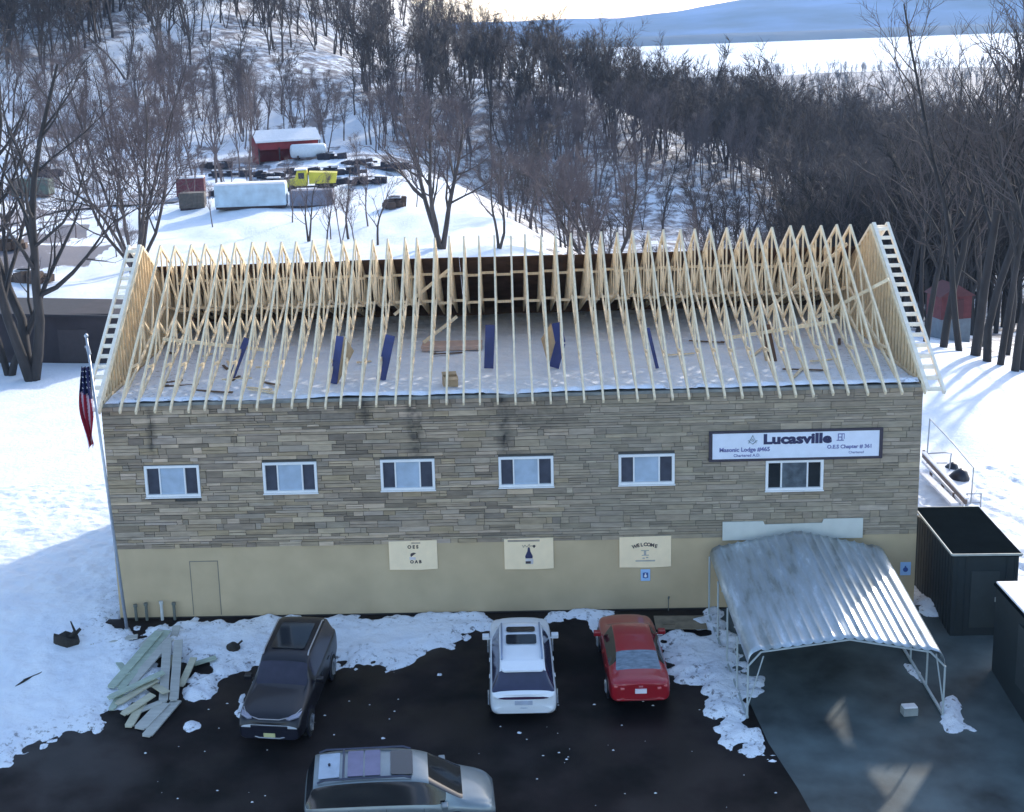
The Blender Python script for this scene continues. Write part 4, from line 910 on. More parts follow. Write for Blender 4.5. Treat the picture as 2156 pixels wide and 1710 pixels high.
# dark suv, nose to the camera
def tg_ex(i, j):
    if j <= 3: return 'body'
    if j == 4: return 'side_window' if 2 <= i <= 8 else ('rear_window' if i == 1 else 'body')
    if i == 9 and j >= 5: return 'windscreen'
    if i == 1 and j >= 5: return 'rear_window'
    if i == 12 and j == 4: return 'headlight'
    return 'body'
def cap_ex(e, j):
    if e == 'rear': return 'tail_light' if j == 3 else 'body'
    return {0: 'bumper', 1: 'grille', 2: 'grille', 3: 'headlight'}.get(j, 'body')
exs = dict(doors=(1.2, 2.1, 3.05), st=[(0, .42, .88, 1.12, .86, 1.18, .80), (.06, .34, .97, 1.16, .93, 1.22, .84), (.30, .30, .99, 1.18, .93, 1.68, .74), (.55, .28, .995, 1.18, .93, 1.76, .74), (1.2, .28, .995, 1.17, .93, 1.79, .74), (1.8, .28, .995, 1.16, .93, 1.80, .74), (2.2, .28, .995, 1.16, .93, 1.80, .74), (2.55, .28, .995, 1.16, .92, 1.78, .73),
               (2.74, .28, .99, 1.16, .92, 1.74, .73), (2.88, .28, .99, 1.16, .92, 1.68, .72), (3.36, .28, .99, 1.15, .92, 1.20, .80), (4.35, .30, .985, 1.10, .90, 1.15, .79), (4.78, .34, .95, 1.02, .87, 1.07, .73), (4.92, .40, .88, .86, .80, .90, .66)],
           tag=tg_ex, cap=cap_ex, wx=(.95, 3.95), hw=.995, wr=.38, mirror=(3.0, 1.0, 1.2), bump=MATS['black_plastic'])
blk = mat('black_plum_paint', (.004, .0035, .008), .4, var=.12, scale=2, coat=.25)
f0 = G(573, 1533, .6); r0 = G(643, 1296, 1.7)
hd = math.atan2(f0.y-r0.y, f0.x-r0.x); L_ = 4.92
d_suv = car('black_suv', 'black sport utility car parked nose outwards beside the lumber pile', 'car', (f0.x-math.cos(hd)*L_, f0.y-math.sin(hd)*L_), hd, exs, blk, mat('smoky_car_glass', (.030, .028, .046), .18, var=.2, spec=.5))
d_suv.scale = (1.06, 1.02, 1.06)
lid(d_suv, 'sunroof', .9, 2.4, .52, 1.815, black_glass, -.003)
for s_ in (1, -1): MB().tube([(.6, s_*.70, 1.76), (.75, s_*.70, 1.83), (2.5, s_*.69, 1.82), (2.65, s_*.69, 1.76)], .022, 8).build('roof_rail', mat('silver_rail', (.5, .5, .53), .3, metal=.6), d_suv)
MB().box(4.93, 4.95, -.17, .17, .48, .60).build('number_plate', mat('yellow_plate', (.62, .60, .30), .5), d_suv)
MB().tube([(4.80, -.78, .50), (4.95, -.3, .46), (4.95, .3, .46), (4.80, .78, .50)], .018, 6).build('bumper_trim', mat('dull_chrome', (.35, .35, .38), .4, metal=.5), d_suv)
MB().tube([(4.40, -.86, 1.09), (4.74, -.70, 1.05), (4.86, -.30, 1.0), (4.86, .30, 1.0), (4.74, .70, 1.05), (4.40, .86, 1.09)], .014, 6).build('bonnet_edge', MATS['dull_chrome'], d_suv)
for s_ in (1, -1): MB().prism([(4.42, s_*.90), (4.72, s_*.86), (4.90, s_*.62), (4.86, s_*.50), (4.66, s_*.66)], 1.0, 1.06, axis='z').build('headlight', mat('headlamp_pale', (.30, .31, .40), .2, coat=.6), d_suv, bevel=.015)
MB().box(4.90, 4.935, -.55, .55, .66, .84).build('grille', MATS['black_plastic'], d_suv, bevel=.02)
# red saloon, tail to the camera
def tg_rd(i, j):
    if j <= 3: return 'body'
    if j == 4: return 'side_window' if 4 <= i <= 8 else 'body'
    if i in (3, 4) and j >= 5: return 'rear_window'
    if i == 9 and j >= 5: return 'windscreen'
    return 'body'
def cap_rd(e, j):
    if e == 'rear': return {0: 'bumper', 3: 'body'}.get(j, 'body')
    return {1: 'grille', 2: 'grille', 3: 'headlight'}.get(j, 'body')
rd = dict(doors=(1.1, 1.95, 2.8), st=[(0, .40, .78, .90, .72, .94, .64), (.12, .30, .88, .98, .82, 1.02, .70), (.42, .26, .90, 1.0, .84, 1.05, .72), (.62, .25, .905, 1.0, .84, 1.08, .68), (.92, .25, .905, .99, .84, 1.25, .63), (1.2, .25, .905, .98, .84, 1.38, .60), (1.9, .25, .905, .97, .84, 1.44, .57), (2.35, .25, .905, .95, .84, 1.44, .57), (2.7, .25, .905, .94, .83, 1.40, .57),
              (2.85, .25, .90, .93, .83, 1.36, .57), (3.55, .25, .90, .90, .80, .96, .68), (4.1, .27, .88, .82, .78, .87, .66), (4.45, .32, .82, .74, .70, .78, .58), (4.6, .40, .70, .62, .60, .66, .48)],
          tag=tg_rd, cap=cap_rd, wx=(.95, 3.65), hw=.90, wr=.33, mirror=(2.95, .90, .99), rglass=mat('grey_blue_glass', (.15, .19, .24), .25, var=.35, scale=5, stretch=(4, 1, 1)))
redp = mat('red_paint', (.30, .008, .016), .3, var=.06, coat=.7)
c2 = G(1349, 1478, .35)
r_car = car('red_saloon', 'red four door saloon parked tail outwards beside the carport', 'car', (c2.x, c2.y), R(91.5), rd, redp, black_glass)
r_car.scale = (1.04, 1.03, 1.03)
tl = mat('pale_tail_lamp', (.60, .14, .14), .25, coat=.5)
for s_ in (1, -1):
    MB().box(-.03, .05, .48, .60, .78, .84, M=Matrix.Scale(s_, 4, (0, 1, 0))).box(.04, .12, .66, .78, .82, .89, M=Matrix.Scale(s_, 4, (0, 1, 0))).build('tail_light', tl, r_car, bevel=.012)
MB().box(-.035, .02, -.17, .17, .66, .80).build('number_plate', mat('plate_white', (.75, .73, .80), .4), r_car)
MB().box(-.02, .03, -.06, .06, .86, .90).build('badge', mat('badge_pink', (.5, .2, .22), .3), r_car)
MB().tube([(.10, -.74, .52), (-.02, -.45, .46), (-.04, 0, .45), (-.02, .45, .46), (.10, .74, .52)], .015, 6).build('bumper_line', mat('light_red_line', (.38, .06, .06), .4), r_car, smooth=True)
# silver people carrier, nose to the right
def tg_mv(i, j):
    if j <= 3: return 'body'
    if j == 4: return 'side_window' if 1 <= i <= 8 else 'body'
    if i in (8, 9) and j >= 5: return 'windscreen'
    if i == 1 and j >= 5: return 'rear_window'
    if i == 12 and j in (3, 4): return 'headlight'
    return 'body'
def cap_mv(e, j):
    if e == 'rear': return 'tail_light' if j == 3 else 'body'
    return {1: 'grille', 2: 'grille', 3: 'headlight'}.get(j, 'body')
mv = dict(doors=(1.2, 2.2, 3.2), st=[(0, .40, .90, 1.05, .88, 1.10, .82), (.05, .32, .97, 1.08, .94, 1.2, .82), (.28, .28, .99, 1.08, .94, 1.66, .78), (.6, .26, 1.0, 1.08, .94, 1.74, .77), (1.3, .26, 1.0, 1.07, .94, 1.77, .77), (2.0, .26, 1.0, 1.06, .94, 1.77, .76), (2.7, .26, 1.0, 1.04, .94, 1.74, .75), (3.1, .26, 1.0, 1.02, .93, 1.68, .73),
              (3.35, .26, .99, 1.0, .93, 1.60, .71), (3.8, .26, .99, .98, .91, 1.33, .76), (4.25, .26, .985, .96, .90, 1.06, .80), (4.65, .28, .96, .90, .86, .96, .76), (4.95, .32, .88, .80, .78, .86, .66), (5.12, .42, .72, .68, .62, .72, .50)],
          tag=tg_mv, cap=cap_mv, wx=(1.0, 4.05), hw=1.0, wr=.36, mirror=(3.75, .98, 1.05))
silv = mat('silver_paint', (.21, .25, .27), .3, metal=.45, var=.08, coat=.5)
f1 = G(1040, 1668, .6); hd = R(4)
m_car = car('silver_people_carrier', 'silver people carrier with panelled roof, nose pointing right in the foreground', 'car', (f1.x-math.cos(hd)*5.12, f1.y-math.sin(hd)*5.12), hd, mv, silv, black_glass)
lid(m_car, 'front_roof_panel', 2.35, 2.95, .55, 1.755, black_glass, -.05)
lil = mat('lilac_roof_glass', (.15, .14, .24), .25); lid(m_car, 'roof_panel', 1.2, 1.62, .58, 1.79, lil, .0, r=.03); lid(m_car, 'roof_panel', 1.66, 2.08, .58, 1.79, lil, .0, r=.03)
lid(m_car, 'rear_roof_panel', .42, .98, .56, 1.755, mat('pale_blue_panel', (.36, .44, .54), .35, metal=.3), .05, r=.03)
MB().tube([(.7, -.0, 1.78), (.7, .0, 1.83)], .035, 8).build('aerial_base', MATS['black_plastic'], m_car)
for s_ in (1, -1): MB().tube([(.4, s_*.70, 1.72), (.6, s_*.70, 1.80), (2.7, s_*.68, 1.80), (2.9, s_*.67, 1.73)], .03, 8).build('roof_rail', mat('dark_rail', (.03, .04, .08), .35), m_car)
for x in (.98+.1,): MB().box(x-.02, x+.03, -.68, .68, 1.80, 1.83).build('cross_bar', MATS['dark_rail'], m_car)

# ------------------------------------------------------------------ buildings and things behind
lsh = empty('dark_shed', P(165, 765, 0), R(-8), 'low dark brown shed behind the big tree at the left', 'shed')
shm_ = mat('tarred_boards', (.035, .028, .034), .8, var=.3, scale=1)
MB().box(-11, 3.4, 0, 5, -.5, 3.2).build('walls', shm_, lsh)
MB().prism([(-11.3, 3.2), (3.7, 3.0), (3.7, 3.12), (-11.3, 3.4)], -.3, 5.3).build('roof', mat('tar_roof', (.03, .028, .035), .8), lsh)
MB().box(-1.2, .8, -.03, .0, .1, 2.2).build('door', mat('shed_door_brown', (.05, .04, .045), .7), lsh)
MB().box(.55, .62, -.07, -.03, 1, 1.15).build('handle', MATS['dull_chrome'], lsh.children[-1])
def lie(px, py, Y0=None):
    """point on the terrain seen at that pixel"""
    d = Vector(cF*FPX+cR*(px-CX)-cU*(py-CY)).normalized(); t = 60
    while t < 700:
        p_ = Vector(CAM)+d*t
        if p_.z < h1(p_.x, p_.y): break
        t += .7
    return Vector((p_.x, p_.y, h1(p_.x, p_.y)))
rsh = empty('red_shed', P(2012, 690, -1.5), R(10), 'small faded red shed among the dark trees at the right', 'shed')
MB().box(-1.1, 1.1, 0, 2.2, .6, 2.2).build('walls', mat('faded_red', (.12, .03, .035), .8, var=.2), rsh); MB().prism([(-1.3, 2.2), (1.3, 2.2), (0, 3.0)], -.15, 2.35).build('roof', mat('dull_red_roof', (.10, .035, .04), .8), rsh)
MB().box(-1.1, 1.1, .02, 2.18, -1.2, .6).build('plinth', mat('grey_plinth', (.16, .19, .22), .8), rsh)
MB().box(-.3, .5, -.04, 0, .6, 2.0).build('door', mat('dark_red_door', (.07, .02, .025), .7), rsh)

# junk yard
bp = lie(545, 347); br = empty('red_barn', bp, R(22), 'open fronted red barn with snowy roof in the hillside yard', 'barn')
red = mat('barn_red', (.24, .03, .035), .8, var=.2, scale=1)
MB().box(0, 9.5, 4.2, 4.35, 0, 3.4).box(0, .15, 0, 4.2, 0, 3.4).box(9.35, 9.5, 0, 4.2, 0, 3.4).box(.15, 9.35, -.1, .0, 2.1, 3.4).prism([(0, 3.4), (4.35, 3.4), (2.2, 4.6)], 0, .15, axis='x').build('walls', red, br)
for x in (.0, 3.2, 6.3, 9.3): MB().box(x, x+.2, -.25, -.1, 0, 2.4).build('post', mat('dark_post', (.05, .03, .03), .8), br)
MB().add([(-.4, -.6, 3.25), (9.9, -.6, 3.25), (9.9, 2.2, 4.75), (-.4, 2.2, 4.75), (-.4, 5, 3.3), (9.9, 5, 3.3), (-.4, -.6, 3.5), (9.9, -.6, 3.5), (9.9, 2.2, 5.0), (-.4, 2.2, 5.0), (-.4, 5, 3.5), (9.9, 5, 3.5)],
         [(0, 1, 2, 3), (3, 2, 5, 4), (6, 9, 8, 7), (9, 10, 11, 8), (0, 6, 7, 1), (4, 5, 11, 10), (0, 3, 9, 6), (3, 4, 10, 9), (1, 7, 8, 2), (2, 8, 11, 5)]).build('snowy_roof', sm, br)
tkm = mat('white_tank_paint', (.66, .70, .74), .45, var=.08)
def tank(px, py, L_, r_, rz, lab, upright=False):
    p_ = lie(px, py); t_ = empty('storage_tank', p_, rz, lab, 'tank')
    ax = [(-L_/2, 0, r_+.3), (-L_/2+.1, 0, r_+.3), (-L_/2+.35, 0, r_+.3), (L_/2-.35, 0, r_+.3), (L_/2-.1, 0, r_+.3), (L_/2, 0, r_+.3)]
    if upright: ax = [(0, 0, .1), (0, 0, .15), (0, 0, .2), (0, 0, L_-.3), (0, 0, L_-.1), (0, 0, L_)]
    MB().tube(ax, [r_*.3, r_*.8, r_, r_, r_*.8, r_*.3], 18).build('shell', tkm, t_, smooth=True)
    if not upright:
        for x in (-L_*.3, L_*.3): MB().box(x-.12, x+.12, -r_*.8, r_*.8, 0, .7).build('saddle', MATS['dark_post'], t_)
    else: MB().tube([(0, 0, 0), (0, 0, .1)], r_*1.05, 16).build('pad', MATS['dark_post'], t_)
tank(568, 338, 2.6, 1.15, 0, 'stubby white tank under the barn front', True); tank(650, 336, 5.6, 1.05, R(12), 'long white tank lying right of the barn')
# yellow truck
p_ = lie(658, 405); tk = empty('yellow_truck', p_, R(185), 'yellow dump truck parked in the hillside yard', 'truck')
yel = mat('yellow_paint', (.62, .53, .05), .5, var=.12, scale=1); 
MB().prism([(-2.9, 1.1), (.3, 1.1), (.3, 2.5), (-3.1, 2.3)], -1.15, 1.15).build('dump_body', yel, tk, bevel=.04)
cb = MB().prism([(.5, .9), (2.0, .9), (2.0, 1.8), (1.7, 2.7), (.5, 2.75)], -1.1, 1.1).build('cab', yel, tk, bevel=.06)
MB().prism([(2.0, .75), (3.1, .75), (3.1, 1.5), (2.0, 1.75)], -.95, .95).build('bonnet', yel, tk, bevel=.06)
MB().box(.85, 1.55, 1.1, 1.13, 1.75, 2.45).box(.85, 1.55, -1.13, -1.1, 1.75, 2.45).build('side_window', black_glass, tk); MB().box(-3, 3, -.5, .5, .6, .75).build('chassis', MATS['black_plastic'], tk)
MB().box(.5, 2.0, -1.1, 1.1, 2.76, 2.9).build('snow_cap', sm, tk, bevel=.04)
for x in (-2.2, -1.1, 2.4):
    for s_ in (-1, 1): MB().tube([(x, s_*.8, .5), (x, s_*1.15, .5)], .5, 16).build('wheel', MATS['tyre'], tk)
# tanker trailer and boxes
def crate(nm, px, py, w, d, h, rz, mt, lab, cat, snow_=True, ribs=0):
    p_ = lie(px, py); c_ = empty(nm, p_, R(rz), lab, cat)
    b_ = MB().box(-w/2, w/2, 0, d, .25, h)
    for k in range(ribs): x = -w/2+(k+.5)*w/ribs; b_.box(x-.05, x+.05, -.06, 0, .3, h-.05)
    b_.build('body', mt, c_, bevel=.03); MB().box(-w/2+.1, w/2-.1, .05, d-.05, 0, .25).build('skid', MATS['dark_post'], c_)
    if snow_: MB().box(-w/2, w/2, 0, d, h, h+.22).build('snow_cap', sm, c_, bevel=.08)
    return c_
lb = mat('pale_blue_box', (.50, .60, .66), .6, var=.25, scale=.8); gy = mat('grey_fence_boards', (.22, .22, .27), .8, var=.35, scale=1)
crate('box_trailer', 528, 441, 8.2, 2.5, 2.7, 2, lb, 'long pale blue box trailer below the yellow truck', 'trailer', True, 0)
crate('slatted_bin', 656, 440, 5.0, 2.2, 2.0, -1, gy, 'grey slatted bin just below the yellow truck', 'bin', False, 9)
crate('red_container', 402, 418, 3.6, 2.4, 2.5, 6, mat('dull_red', (.13, .03, .04), .7, var=.2), 'dull red container left of the pale blue trailer', 'container', True, 6)
crate('green_container', 62, 415, 5.6, 2.4, 2.3, -3, mat('dull_green', (.09, .12, .10), .7, var=.2), 'grey green container at the far left of the yard', 'container', False, 8)
crate('brown_crate', 405, 445, 3.0, 2.0, 2.0, 4, mat('brown_boards', (.12, .10, .085), .8, var=.3), 'brown boarded crate in front of the red container', 'crate', False, 5)
scrap = mat('dark_scrap', (.025, .022, .032), .8, var=.4, scale=1)
for k, (px, py, w, h, lab) in enumerate(((500, 366, 8.5, 1.1, 'long dark flatbed left of the barn front'), (650, 362, 7.5, 1.0, 'dark pile of scrap between barn and yellow truck'), (730, 362, 6.0, 1.3, 'dark snow dusted heap right of the long tank'), (520, 395, 5.0, 1.0, 'dark heap behind the pale blue trailer'), (600, 385, 5.2, 1.3, 'dark machine parts left of the yellow truck'),
                                       (815, 352, 6.5, 1.2, 'dark flatbed at the right end of the yard'), (100, 368, 3.5, 1.8, 'dark round heap above the green container'), (828, 432, 2.4, 1.3, 'rusty brown drum stack on the open white slope'), (20, 520, 3.5, 1.4, 'brown rubble heap by the road at the far left'), (60, 590, 3.0, 1.2, 'brown rubble heap below the road at the left'),
      (455, 350, 5.0, 1.0, 'dark low heap left of the barn gable'), (570, 372, 4.0, .9, 'dark heap midway between barn and blue trailer'), (700, 386, 3.0, 1.0, 'dark heap behind the yellow truck bed'), (775, 382, 4.0, .9, 'snow dusted dark heap right of the yellow truck'), (470, 408, 2.6, 1.0, 'small dark heap behind the left end of the blue trailer'), (700, 330, 3.6, 1.1, 'dark heap right of the long white tank end'), (760, 340, 5.0, .8, 'low dark heap on the slope right of the tank'))):
    p_ = lie(px, py+6); rnd = random.Random(40+k); o = empty('scrap_heap', p_, rnd.uniform(-.1, .1), lab, 'scrap heap')
    mb = MB()
    for q in range(9):
        x = rnd.uniform(-w/2, w/2); y = rnd.uniform(-.6, .8); s_ = rnd.uniform(.5, 1)*h; l_ = rnd.uniform(.5, 1.6)
        mb.box(-l_/2, l_/2, -.5, .5, 0, s_, M=Matrix.Translation((x, y, 0))@Matrix.Rotation(rnd.uniform(-.5, .5), 4, 'Z')@Matrix.Rotation(rnd.uniform(-.2, .2), 4, 'Y'))
    mb.box(-w/2, w/2, -.3, .5, .1, h*.45); mb.build('scrap', scrap if k < 7 or k > 9 else mat('rusty_brown', (.10, .065, .05), .85, var=.4, scale=1), o, bevel=.03)
    mb = MB()
    for q in range(4): x = rnd.uniform(-w/2+.5, w/2-.5); mb.box(x-.5, x+.5, -.2, .7, h*.8, h*.95)
    mb.box(-w*.3, w*.3, .1, .3, h*.76, h*.81); mb.build('snow_dusting', sm, o, bevel=.05)

# road across the left hillside
rd_ = [lie(*p) for p in ((-60, 482), (0, 470), (90, 452), (180, 440), (260, 432), (330, 428), (380, 425))]
mb = MB(); vs = []
for i, q in enumerate(rd_):
    d = (rd_[min(i+1, len(rd_)-1)]-rd_[max(i-1, 0)]); d.z = 0; d.normalize(); nrm = Vector((-d.y, d.x, 0))
    for s_ in (-2.6, 0, 2.6):
        v = q+nrm*s_; vs.append((v.x, v.y, h1(v.x, v.y)+.22))
mb.add(vs, [(i*3+k, i*3+k+1, i*3+k+4, i*3+k+3) for i in range(len(rd_)-1) for k in (0, 1)]); mb.build('dirt_road', mat('slushy_road', (.30, .28, .30), .8, var=.5, scale=.4))['kind'] = 'structure'

# ------------------------------------------------------------------ bare trees
barkm = mat('tree_bark', (.075, .060, .055), .9, var=.35, scale=2, stretch=(1, 1, .3))
twigm = mat('tree_twigs', (.15, .115, .112), .9, var=.3, scale=.6)
barkd = mat('tree_bark_dark', (.036, .032, .032), .9, var=.35, scale=2, stretch=(1, 1, .3))
twigd = mat('tree_twigs_dark', (.085, .068, .064), .9, var=.3, scale=.6)
def tree_geo(seed, Ht, r0, stems=1, spread=.35, start=.3, limbs=12, sub=6, tw=6, sides=6, lean=0, fine=.018, twl=1., slim=1.):
    """returns (trunk MB, crown MB); real tapered limbs, branches and twigs"""
    rn = random.Random(seed); T_, C_ = MB(), MB()
    def path(p, d, l, r, n, up, wob):
        pts = [p.copy()]; rr = [r]; d = d.copy()
        for i in range(n):
            d = (d+Vector((rn.gauss(0, wob), rn.gauss(0, wob), rn.gauss(0, wob*.5)+up))).normalized(); p = p+d*(l/n); pts.append(p.copy()); rr.append(max(r*(1-(i+1)/n*.8), .004))
        return pts, rr
    def at_(pts, t):
        k = t*(len(pts)-1); i = min(int(k), len(pts)-2); return pts[i].lerp(pts[i+1], k-i), (pts[i+1]-pts[i]).normalized()
    def side(d, ang):
        a = Vector((rn.gauss(0, 1), rn.gauss(0, 1), rn.gauss(0, 1))); a = (a-d*a.dot(d)).normalized(); return (d*math.cos(ang)+a*math.sin(ang)).normalized()
    for s_ in range(stems):
        az = s_*2*math.pi/stems+rn.uniform(-.4, .4); tilt = 0 if stems == 1 else spread*rn.uniform(.6, 1.2)
        d = Vector((math.cos(az)*math.sin(tilt)+lean, math.sin(az)*math.sin(tilt), math.cos(tilt))).normalized()
        h_ = Ht*rn.uniform(.8, 1.0)
        pts, rr = path(Vector((0, 0, -.5)), d, h_, r0/(stems**.45), 9, .04, .085)
        T_.tube(pts, rr, sides, cap=False)
        for q in range(limbs):
            t = start+(1-start)*(q+rn.random())/limbs*.97; p, dd = at_(pts, t); l = h_*(.42*(1-t)+.14)*rn.uniform(.7, 1.2); r = max(rr[min(int(t*9), 9)]*.55, .02)
            lp, lr = path(p, side(dd, rn.uniform(.5, 1.0)*slim), l, r, 5, .10, .13); (T_ if r > .07 else C_).tube(lp, lr, 4 if r > .05 else 3, cap=False)
            for w_ in range(sub):
                t2 = rn.uniform(.2, 1); p2, d2 = at_(lp, t2); l2 = l*rn.uniform(.3, .6)*(1.2-t2*.5); sp, sr = path(p2, side(d2, rn.uniform(.4, .9)), l2, max(r*.4, .016), 3, .1, .15); C_.tube(sp, sr, 3, cap=False)
                for k in range(tw):
                    t3 = rn.uniform(.1, 1); p3, d3 = at_(sp, t3); e = p3+side(d3, rn.uniform(.3, .9))*rn.uniform(.5, 1.3)*twl+Vector((0, 0, .12)); b = len(C_.v)
                    m2 = p3.lerp(e, .5)+Vector((rn.gauss(0, .05), rn.gauss(0, .05), 0))
                    C_.v += [tuple(p3), tuple(p3+Vector((fine, 0, 0))), tuple(p3+Vector((0, fine, fine))), tuple(m2), tuple(m2+Vector((fine*.7, 0, 0))), tuple(m2+Vector((0, fine*.7, fine*.7))), tuple(e)]
                    C_.f += [(b, b+1, b+4, b+3), (b+1, b+2, b+5, b+4), (b+2, b, b+3, b+5), (b+3, b+4, b+6), (b+4, b+5, b+6), (b+5, b+3, b+6)]; C_.c += [None]*6
    C_.c = [None]*len(C_.f); T_.c = [None]*len(T_.f)
    return T_, C_
def hero(px, py, seed, Ht, r0, lab, dark=False, z=None, group=None, Yoff=0, **k):
    p_ = P(px, py, 0) if z is None else P(px, py, z); p_.z = h1(p_.x, p_.y)
    T_, C_ = tree_geo(seed, Ht, r0, **k)
    t_ = empty('bare_tree', p_, 0, lab, 'tree', group)
    T_.build('trunk', barkd if dark else barkm, t_, smooth=True, fix=False); C_.build('crown', twigd if dark else twigm, t_, fix=False)
    return t_
hero(285, 560, 21, 21, .48, 'wide many stemmed bare tree behind the left end of the roof', stems=8, spread=.5, start=.22, limbs=14, sub=10, tw=11, fine=.024)
hero(68, 800, 5, 21, .62, 'huge dark leaning bare tree at the left edge before the dark shed', True, stems=3, spread=.2, start=.25, limbs=12, sub=7, tw=6, lean=-.08)
hero(20, 790, 8, 15, .35, 'slim dark tree beside the huge one at the left edge', True, stems=2, spread=.3, start=.3, limbs=7, sub=4, tw=3)
hero(932, 540, 31, 15, .45, 'forked bare tree behind the middle of the roof, leaning left', stems=3, spread=.45, start=.3, limbs=13, sub=8, tw=8, lean=-.10, fine=.022)
hero(1266, 500, 37, 15, .42, 'bare tree with a low fork on the gully edge right of the roof middle', stems=4, spread=.55, start=.3, limbs=13, sub=8, tw=8, lean=.0, fine=.022)
hero(1050, 545, 44, 9, .2, 'slim bare tree right beside the forked one', stems=2, spread=.3, limbs=8, sub=4, tw=4)
hero(650, 505, 45, 8, .17, 'slim twin stemmed tree below the yellow truck', stems=2, spread=.18, limbs=6, sub=4, tw=3)
hero(735, 505, 46, 9, .14, 'thin single sapling on the white slope', limbs=8, sub=4, tw=3)
hero(795, 515, 47, 8, .13, 'thin crooked sapling next to the white slope crest', limbs=8, sub=4, tw=3, lean=.1)
hero(690, 515, 48, 6, .10, 'short sapling right of the twin stemmed tree', limbs=7, sub=3, tw=3)
hero(1690, 480, 51, 17, .45, 'dark leaning trunk behind the right part of the roof', True, lean=.35, limbs=12, sub=6, tw=6)
hero(1790, 500, 52, 18, .35, 'dark forked trunk near the right roof peak', True, stems=2, spread=.25, limbs=10, sub=6, tw=6)
rt = [(1848, 520, 20, .28), (1905, 600, 20, .34), (1950, 700, 22, .30), (1985, 725, 23, .36), (2022, 735, 24, .30), (2052, 748, 25, .45), (2078, 768, 25, .36), (2104, 775, 22, .30), (2135, 790, 24, .33), (2153, 785, 25, .4), (1880, 560, 17, .3), (1930, 640, 19, .25), (2120, 720, 20, .3), (2070, 690, 18, .25)]
nth = ['first', 'second', 'third', 'fourth', 'fifth', 'sixth', 'seventh', 'eighth', 'ninth', 'tenth', 'eleventh', 'twelfth', 'thirteenth', 'fourteenth']
order = sorted(range(len(rt)), key=lambda q: rt[q][0])
for q, i in enumerate(order):
    px, py, Ht, r0 = rt[i]; r0 *= .75
    hero(px, py+6, 60+i, Ht, r0, 'tall dark bare tree right of the building, '+nth[q]+' trunk from the roof end', True, z=-1.0, group='tall trees right of the building', limbs=13, sub=7, tw=6, start=.28)
# prototypes for the woods
def proto(seed, Ht, r0, dk_, **k):
    T_, C_ = tree_geo(seed, Ht, r0, **k); n_ = len(T_.v)
    T_.v += C_.v; T_.f += [tuple(v+n_ for v in f_) for f_ in C_.f]; T_.c = [None]*len(T_.f); return T_
protoL = [proto(100+i, 15, .20, False, stems=1+(i % 3 == 2), spread=.15, limbs=15, sub=6, tw=6, sides=5, start=.32, fine=.020, slim=.55) for i in range(5)]
protoD = [proto(200+i, 15, .22, True, stems=1+(i % 2), spread=.2, limbs=15, sub=7, tw=7, sides=5, start=.26, fine=.024, slim=.62) for i in range(5)]
pm = {}
def pmesh(kd, i, mt):
    if (kd, i, mt.name) not in pm:
        o = (protoL if kd == 0 else protoD)[i].build('bare_tree', mt, fix=False); pm[(kd, i, mt.name)] = o.data; bpy.data.objects.remove(o)
    return pm[(kd, i, mt.name)]
rn = random.Random(77); SP = []
def zone(n, x0, x1, y0, y1, test, kd, hs, nm):
    k = 0; tries = 0
    while k < n and tries < n*60:
        tries += 1; x = rn.uniform(x0, x1); y = rn.uniform(y0, y1)
        if not test(x, y): continue
        SP.append((x, y, kd, rn.uniform(*hs), nm)); k += 1
def ex(y): return float(np.interp(y, [60, 84, 110, 141, 182, 230], [20, 18, 13.4, 7.4, -1.3, -14]))
track = lambda x, y: abs(x-float(np.interp(y, [215, 260, 320, 400], [-60, -50, -52, -66])))
zone(85, 12, 75, 82, 170, lambda x, y: x > ex(y)+3 and x < 16+.30*(y+47), 0, (.5, .85), 'gully')
zone(110, 25, 85, 82, 205, lambda x, y: 16+.18*(y+47) < x < 16+.42*(y+47), 1, (.6, 1.0), 'gully')
zone(210, -40, 62, 188, 236, lambda x, y: x < 16+.30*(y+47) and x > ex(y)+2, 0, (.7, 1.05), 'crest')
zone(260, -125, -45, 215, 330, lambda x, y: x > -.38*(y+47) and track(x, y) > 5, 0, (1.0, 1.4), 'hill')
zone(120, -125, -24, 200, 330, lambda x, y: x > -.38*(y+47) and track(x, y) > 5, 0, (.7, 1.1), 'hill')
zone(70, -85, -22, 150, 215, lambda x, y: True, 0, (.5, .95), 'hill')
zone(26, -46, 6, 66, 145, lambda x, y: x < ex(y)-4, 0, (.3, .55), 'slope')
zone(45, -45, 5, 186, 215, lambda x, y: True, 0, (.6, .9), 'hill')
zone(520, -70, 150, 245, 430, lambda x, y: x < 20+.42*(y+47) and x > -.2*(y+47), 1, (.85, 1.2), 'beyond')
zone(420, 50, 230, 190, 480, lambda x, y: x < .47*(y+47), 1, (.95, 1.5), 'beyond')
zone(150, -190, -40, 320, 440, lambda x, y: x > -.42*(y+47), 0, (.9, 1.2), 'beyond')
zone(130, 45, 120, 55, 150, lambda x, y: x < .46*(y+47) and x > 25+.15*y, 1, (.75, 1.2), 'bank')
zone(420, 60, 500, 480, 900, lambda x, y: .10 < x/(y+47) < .47, 1, (.7, 1.1), 'beyond')
zone(520, 100, 800, 900, 1580, lambda x, y: .10 < x/(y+47) < .47 and (x/(y+47) > .33 or y < 1300 or fbm(np.array([x]), np.array([y*3]), 260, 3)[0] > .5), 1, (.6, 1.1), 'beyond')
SP.sort(key=lambda q: (q[4] == 'beyond', math.hypot(q[0]-13.7, q[1]+47)-{'hill': 105, 'crest': 95, 'slope': 60}.get(q[4], 0)))
